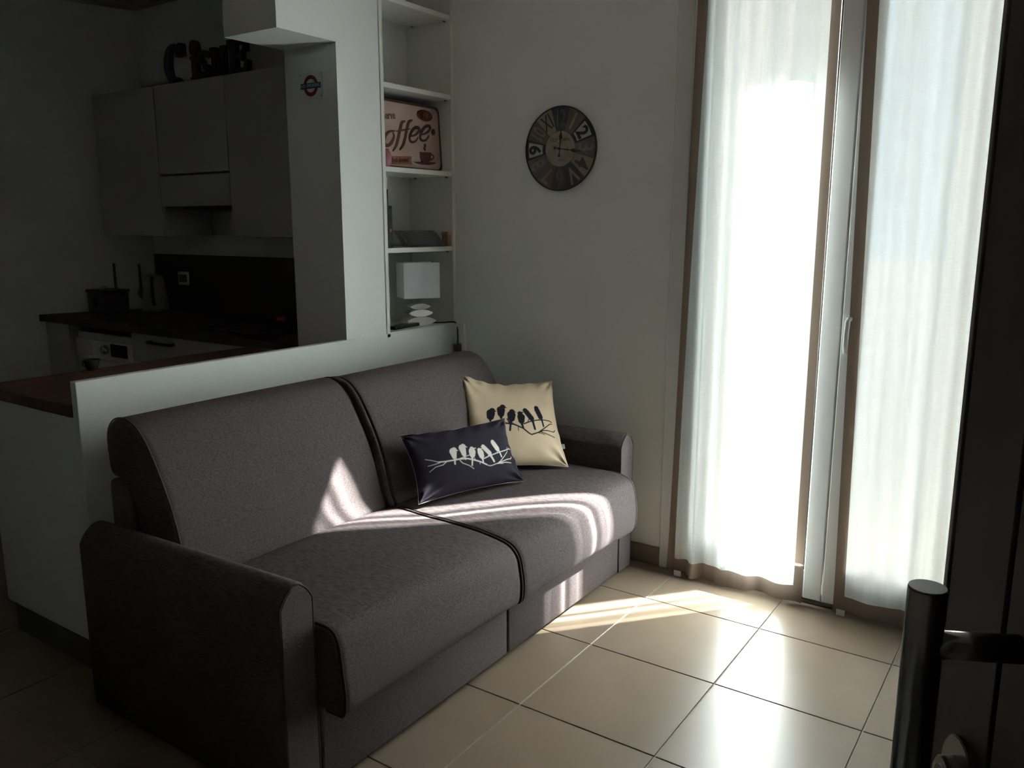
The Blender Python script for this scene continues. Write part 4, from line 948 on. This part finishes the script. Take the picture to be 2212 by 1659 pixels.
bm = bmesh.new()
tube(bm, [(-2.82 + .165 * cos(2 * pi * k / 40), .615, .42 + .165 * sin(2 * pi * k / 40)) for k in range(40)], .020, 8, closed=True); dr = obj('porthole_ring', bm, M_chrome, WM)
bm = bmesh.new(); prism(bm, [(-2.82 + .150 * cos(2 * pi * k / 32), .42 + .150 * sin(2 * pi * k / 32)) for k in range(32)], lambda a, b, d: (a, d, b), .608, .6255); obj('porthole_glass', bm, M_gloss, WM)
for x in (-3.07, -2.57):
    bm = bmesh.new(); tube(bm, [(x, .70, 0.0005), (x, .70, .021)], .02, 12); obj('foot', bm, M_black, WM)
# things on the kitchen worktop
AP = thing('capsule_machine', 'purple-grey counter appliance with a round black dial', 'appliance', (-3.17, .85, .92))
M_purple = mat('purple_enamel', (.085, .06, .105), .4, var=.15)
bx('body', (-3.275, -3.075, .80, .955, .9203, 1.045), M_purple, AP, .012, 3, True)
bx('lid', (-3.28, -3.07, .795, .960, 1.0455, 1.062), mat('dark_purple', (.035, .025, .045), .4, var=.1), AP, .005, 2)
bm = bmesh.new(); tube(bm, [(-3.195, .7995, .985), (-3.195, .786, .985)], .029, 24); obj('dial', bm, M_black, AP, True)
bm = bmesh.new(); tube(bm, [(-3.20, .87, 1.062), (-3.20, .87, 1.078)], .014, 12); obj('lid_knob', bm, M_kit, AP, True)
M_ket = mat('kettle_grey', (.30, .30, .29), .4, var=.03)
KT = thing('kettle', 'pale electric kettle in the kitchen corner', 'kettle', (-3.0, 1.08, .92))
bm = bmesh.new(); lathe(bm, [(.075, 0), (.078, .01), (.070, .10), (.056, .19), (.050, .205), (.02, .215)], (-3.0, 1.08, .934), 26); obj('body', bm, M_ket, KT, True)
bm = bmesh.new(); lathe(bm, [(.085, 0), (.085, .010), (.078, .0135)], (-3.0, 1.08, .9203), 26); obj('power_base', bm, M_chrome, KT, True)
bm = bmesh.new(); tube(bm, [(-2.955, 1.045, 1.128), (-2.93, 1.02, 1.135), (-2.912, 1.008, 1.10), (-2.910, 1.006, 1.03), (-2.93, 1.02, .975), (-2.95, 1.04, .965)], .009, 8); obj('handle', bm, M_black, KT, True)
bm = bmesh.new(); tube(bm, [(-3.045, 1.115, 1.10), (-3.085, 1.145, 1.135)], lambda t: .018 - .007 * t, 10); obj('spout', bm, M_ket, KT, True)
def utensil(name, label, s, zt, head):
    # hangs on the slanted left wall at distance s from the window wall
    y = WY - s; x = lw(y) + .014
    T = thing(name, label, 'utensil', (x, y, zt), 'utensils hanging in the kitchen corner')
    bm = bmesh.new(); tube(bm, [(lw(y) + .001, y, zt), (x, y, zt), (x + .004, y, zt - .004)], .003, 6); obj('hook', bm, M_alu, T)
    bm = bmesh.new(); tube(bm, [(x, y, zt), (x, y, zt - .15)], .007, 8); obj('handle', bm, M_kick, T, True)
    bm = bmesh.new(); lathe(bm, [(.004, 0), (head * .6, .012), (head, .035), (head * .7, .06), (.004, .07)], (x, y, zt - .215), 14, sy=.8); obj('head', bm, M_kick, T, True)
utensil('spatula', 'dark spatula hanging on the kitchen side wall', .24, 1.21, .018); utensil('ladle', 'dark ladle hanging beside the kettle', .10, 1.20, .026)
HB = thing('hob', 'black glass hob set in the kitchen worktop', 'hob', (-1.75, .9, .92))
bx('glass_plate', (-2.03, -1.45, .66, 1.15, .9202, .926), M_gloss, HB, .002, 1)
for x, y, r in ((-1.88, .79, .08), (-1.88, 1.03, .07), (-1.60, .79, .07), (-1.60, 1.03, .09)):
    bm = bmesh.new(); tube(bm, [(x + r * cos(2 * pi * k / 32), y + r * sin(2 * pi * k / 32), .9262) for k in range(32)], .0015, 6, closed=True); obj('cooking_zone', bm, M_kick, HB)
M_or = mat('orange_plain', (.55, .09, .012), .5, var=.1)
o = bx('orange_block', (-1.985, -1.915, 1.165, 1.185, .9205, .945), M_or, None, .004, 2); tag(o, 'small orange block by the hob next to the column', 'spoon rest')  # orange spot beside the hob, built as a plain block
CU = thing('espresso_cup', 'small dark cup on the brown peninsula worktop', 'cup', (-1.32, -.27, .905))
bm = bmesh.new(); lathe(bm, [(.018, 0), (.020, .004), (.031, .040), (.029, .040), (.018, .008), (.002, .007)], (-1.32, -.27, .9085), 20); obj('bowl', bm, M_kdark, CU, True)
bm = bmesh.new(); tube(bm, [(-1.32 - .027, -.27 - .008, .940), (-1.32 - .040, -.27 - .013, .938), (-1.32 - .040, -.27 - .013, .924), (-1.32 - .024, -.27 - .007, .920)], .003, 6); obj('handle', bm, M_black, CU, True)
bm = bmesh.new(); lathe(bm, [(.036, 0), (.037, .002), (.035, .003)], (-1.32, -.27, .9052), 20); tag(obj('coaster', bm, mat('rust_felt', (.22, .05, .02), .8, var=.1)), 'rust orange coaster under the small dark cup', 'coaster')

# ------------------------------------------------------------------ entrance door, swung open beside the camera
b = Vector((.886, .4637, 0)).normalized(); dd = Vector((-b.y, b.x, 0))
P0 = Vector((CAM.x, CAM.y, 0)) + b * .400
def dpt(s, o, z): return P0 + dd * s + b * o + Vector((0, 0, z))
DR = bpy.data.objects.new('door_1', None); COL.objects.link(DR); DR['kind'] = 'structure'; DR.location = dpt(.05, .03, 0)
DR['label'] = 'dark red-brown entrance door standing open'
def dbox(name, s0, s1, o0, o1, z0, z1, m, bev=.0, parent=DR):
    bm = bmesh.new(); box(bm, s0, s1, o0, o1, z0, z1, bev, 2)
    for v in bm.verts: v.co = dpt(v.co.x, v.co.y, v.co.z)
    return obj(name, bm, m, parent)
dbox('door_core', .05, .962, .006, .055, .008, 2.09, M_doorgroove)
for s0, s1 in ((.052, .252), (.257, .512), (.517, .821), (.829, .960)):
    dbox('plank', s0, s1, 0, .0058, .010, 2.088, M_door, .0022)
dbox('edge_strip', .9625, .972, -.002, .056, .008, 2.09, M_doorstrip, .001)
def dtube(name, pts, r, m, seg=24, parent=DR):
    bm = bmesh.new(); tube(bm, [dpt(*p) for p in pts], r, seg); return obj(name, bm, m, parent)
to = -.400 + .310
HT = dtube('pull_handle', [(.790, to, .40), (.790, to, 1.103)], .0178, M_steel, 32)
for z in (1.045, .46): dtube('standoff', [(.790, to + .008, z), (.790, -.0005, z)], .014, M_steel, 20, HT)
dtube('handle_cap', [(.790, to, 1.1031), (.790, to, 1.1050)], .0170, M_alu, 32, HT)
def doval(name, s, z, rs, rz, o0, o1, m, parent=DR):
    bm = bmesh.new(); fs = prism(bm, [(s + rs * cos(2 * pi * k / 32), z + rz * sin(2 * pi * k / 32)) for k in range(32)], lambda a, c, d: dpt(a, d, c), o0, o1)
    bmesh.ops.bevel(bm, geom=list({e for f in fs[:2] for e in f.edges}), offset=.0015, segments=2, affect='EDGES')
    return obj(name, bm, m, parent)
LK = doval('lock_plate', .874, .845, .042, .046, -.008, -.0002, M_steel)
doval('lock_cylinder', .878, .838, .024, .028, -.022, -.0082, M_steel, LK)
doval('lock_core', .878, .838, .015, .018, -.0235, -.0222, M_alu, LK)
bm = bmesh.new(); prism(bm, [(.8755, .829), (.8805, .829), (.8805, .847), (.8755, .847)], lambda a, c, d: dpt(a, d, c), -.0245, -.0236); obj('key_slot', bm, M_black, LK)
for z in (.25, 1.05, 1.85):
    dtube('hinge', [(.045, .03, z), (.045, .03, z + .11)], .010, M_steel, 12)
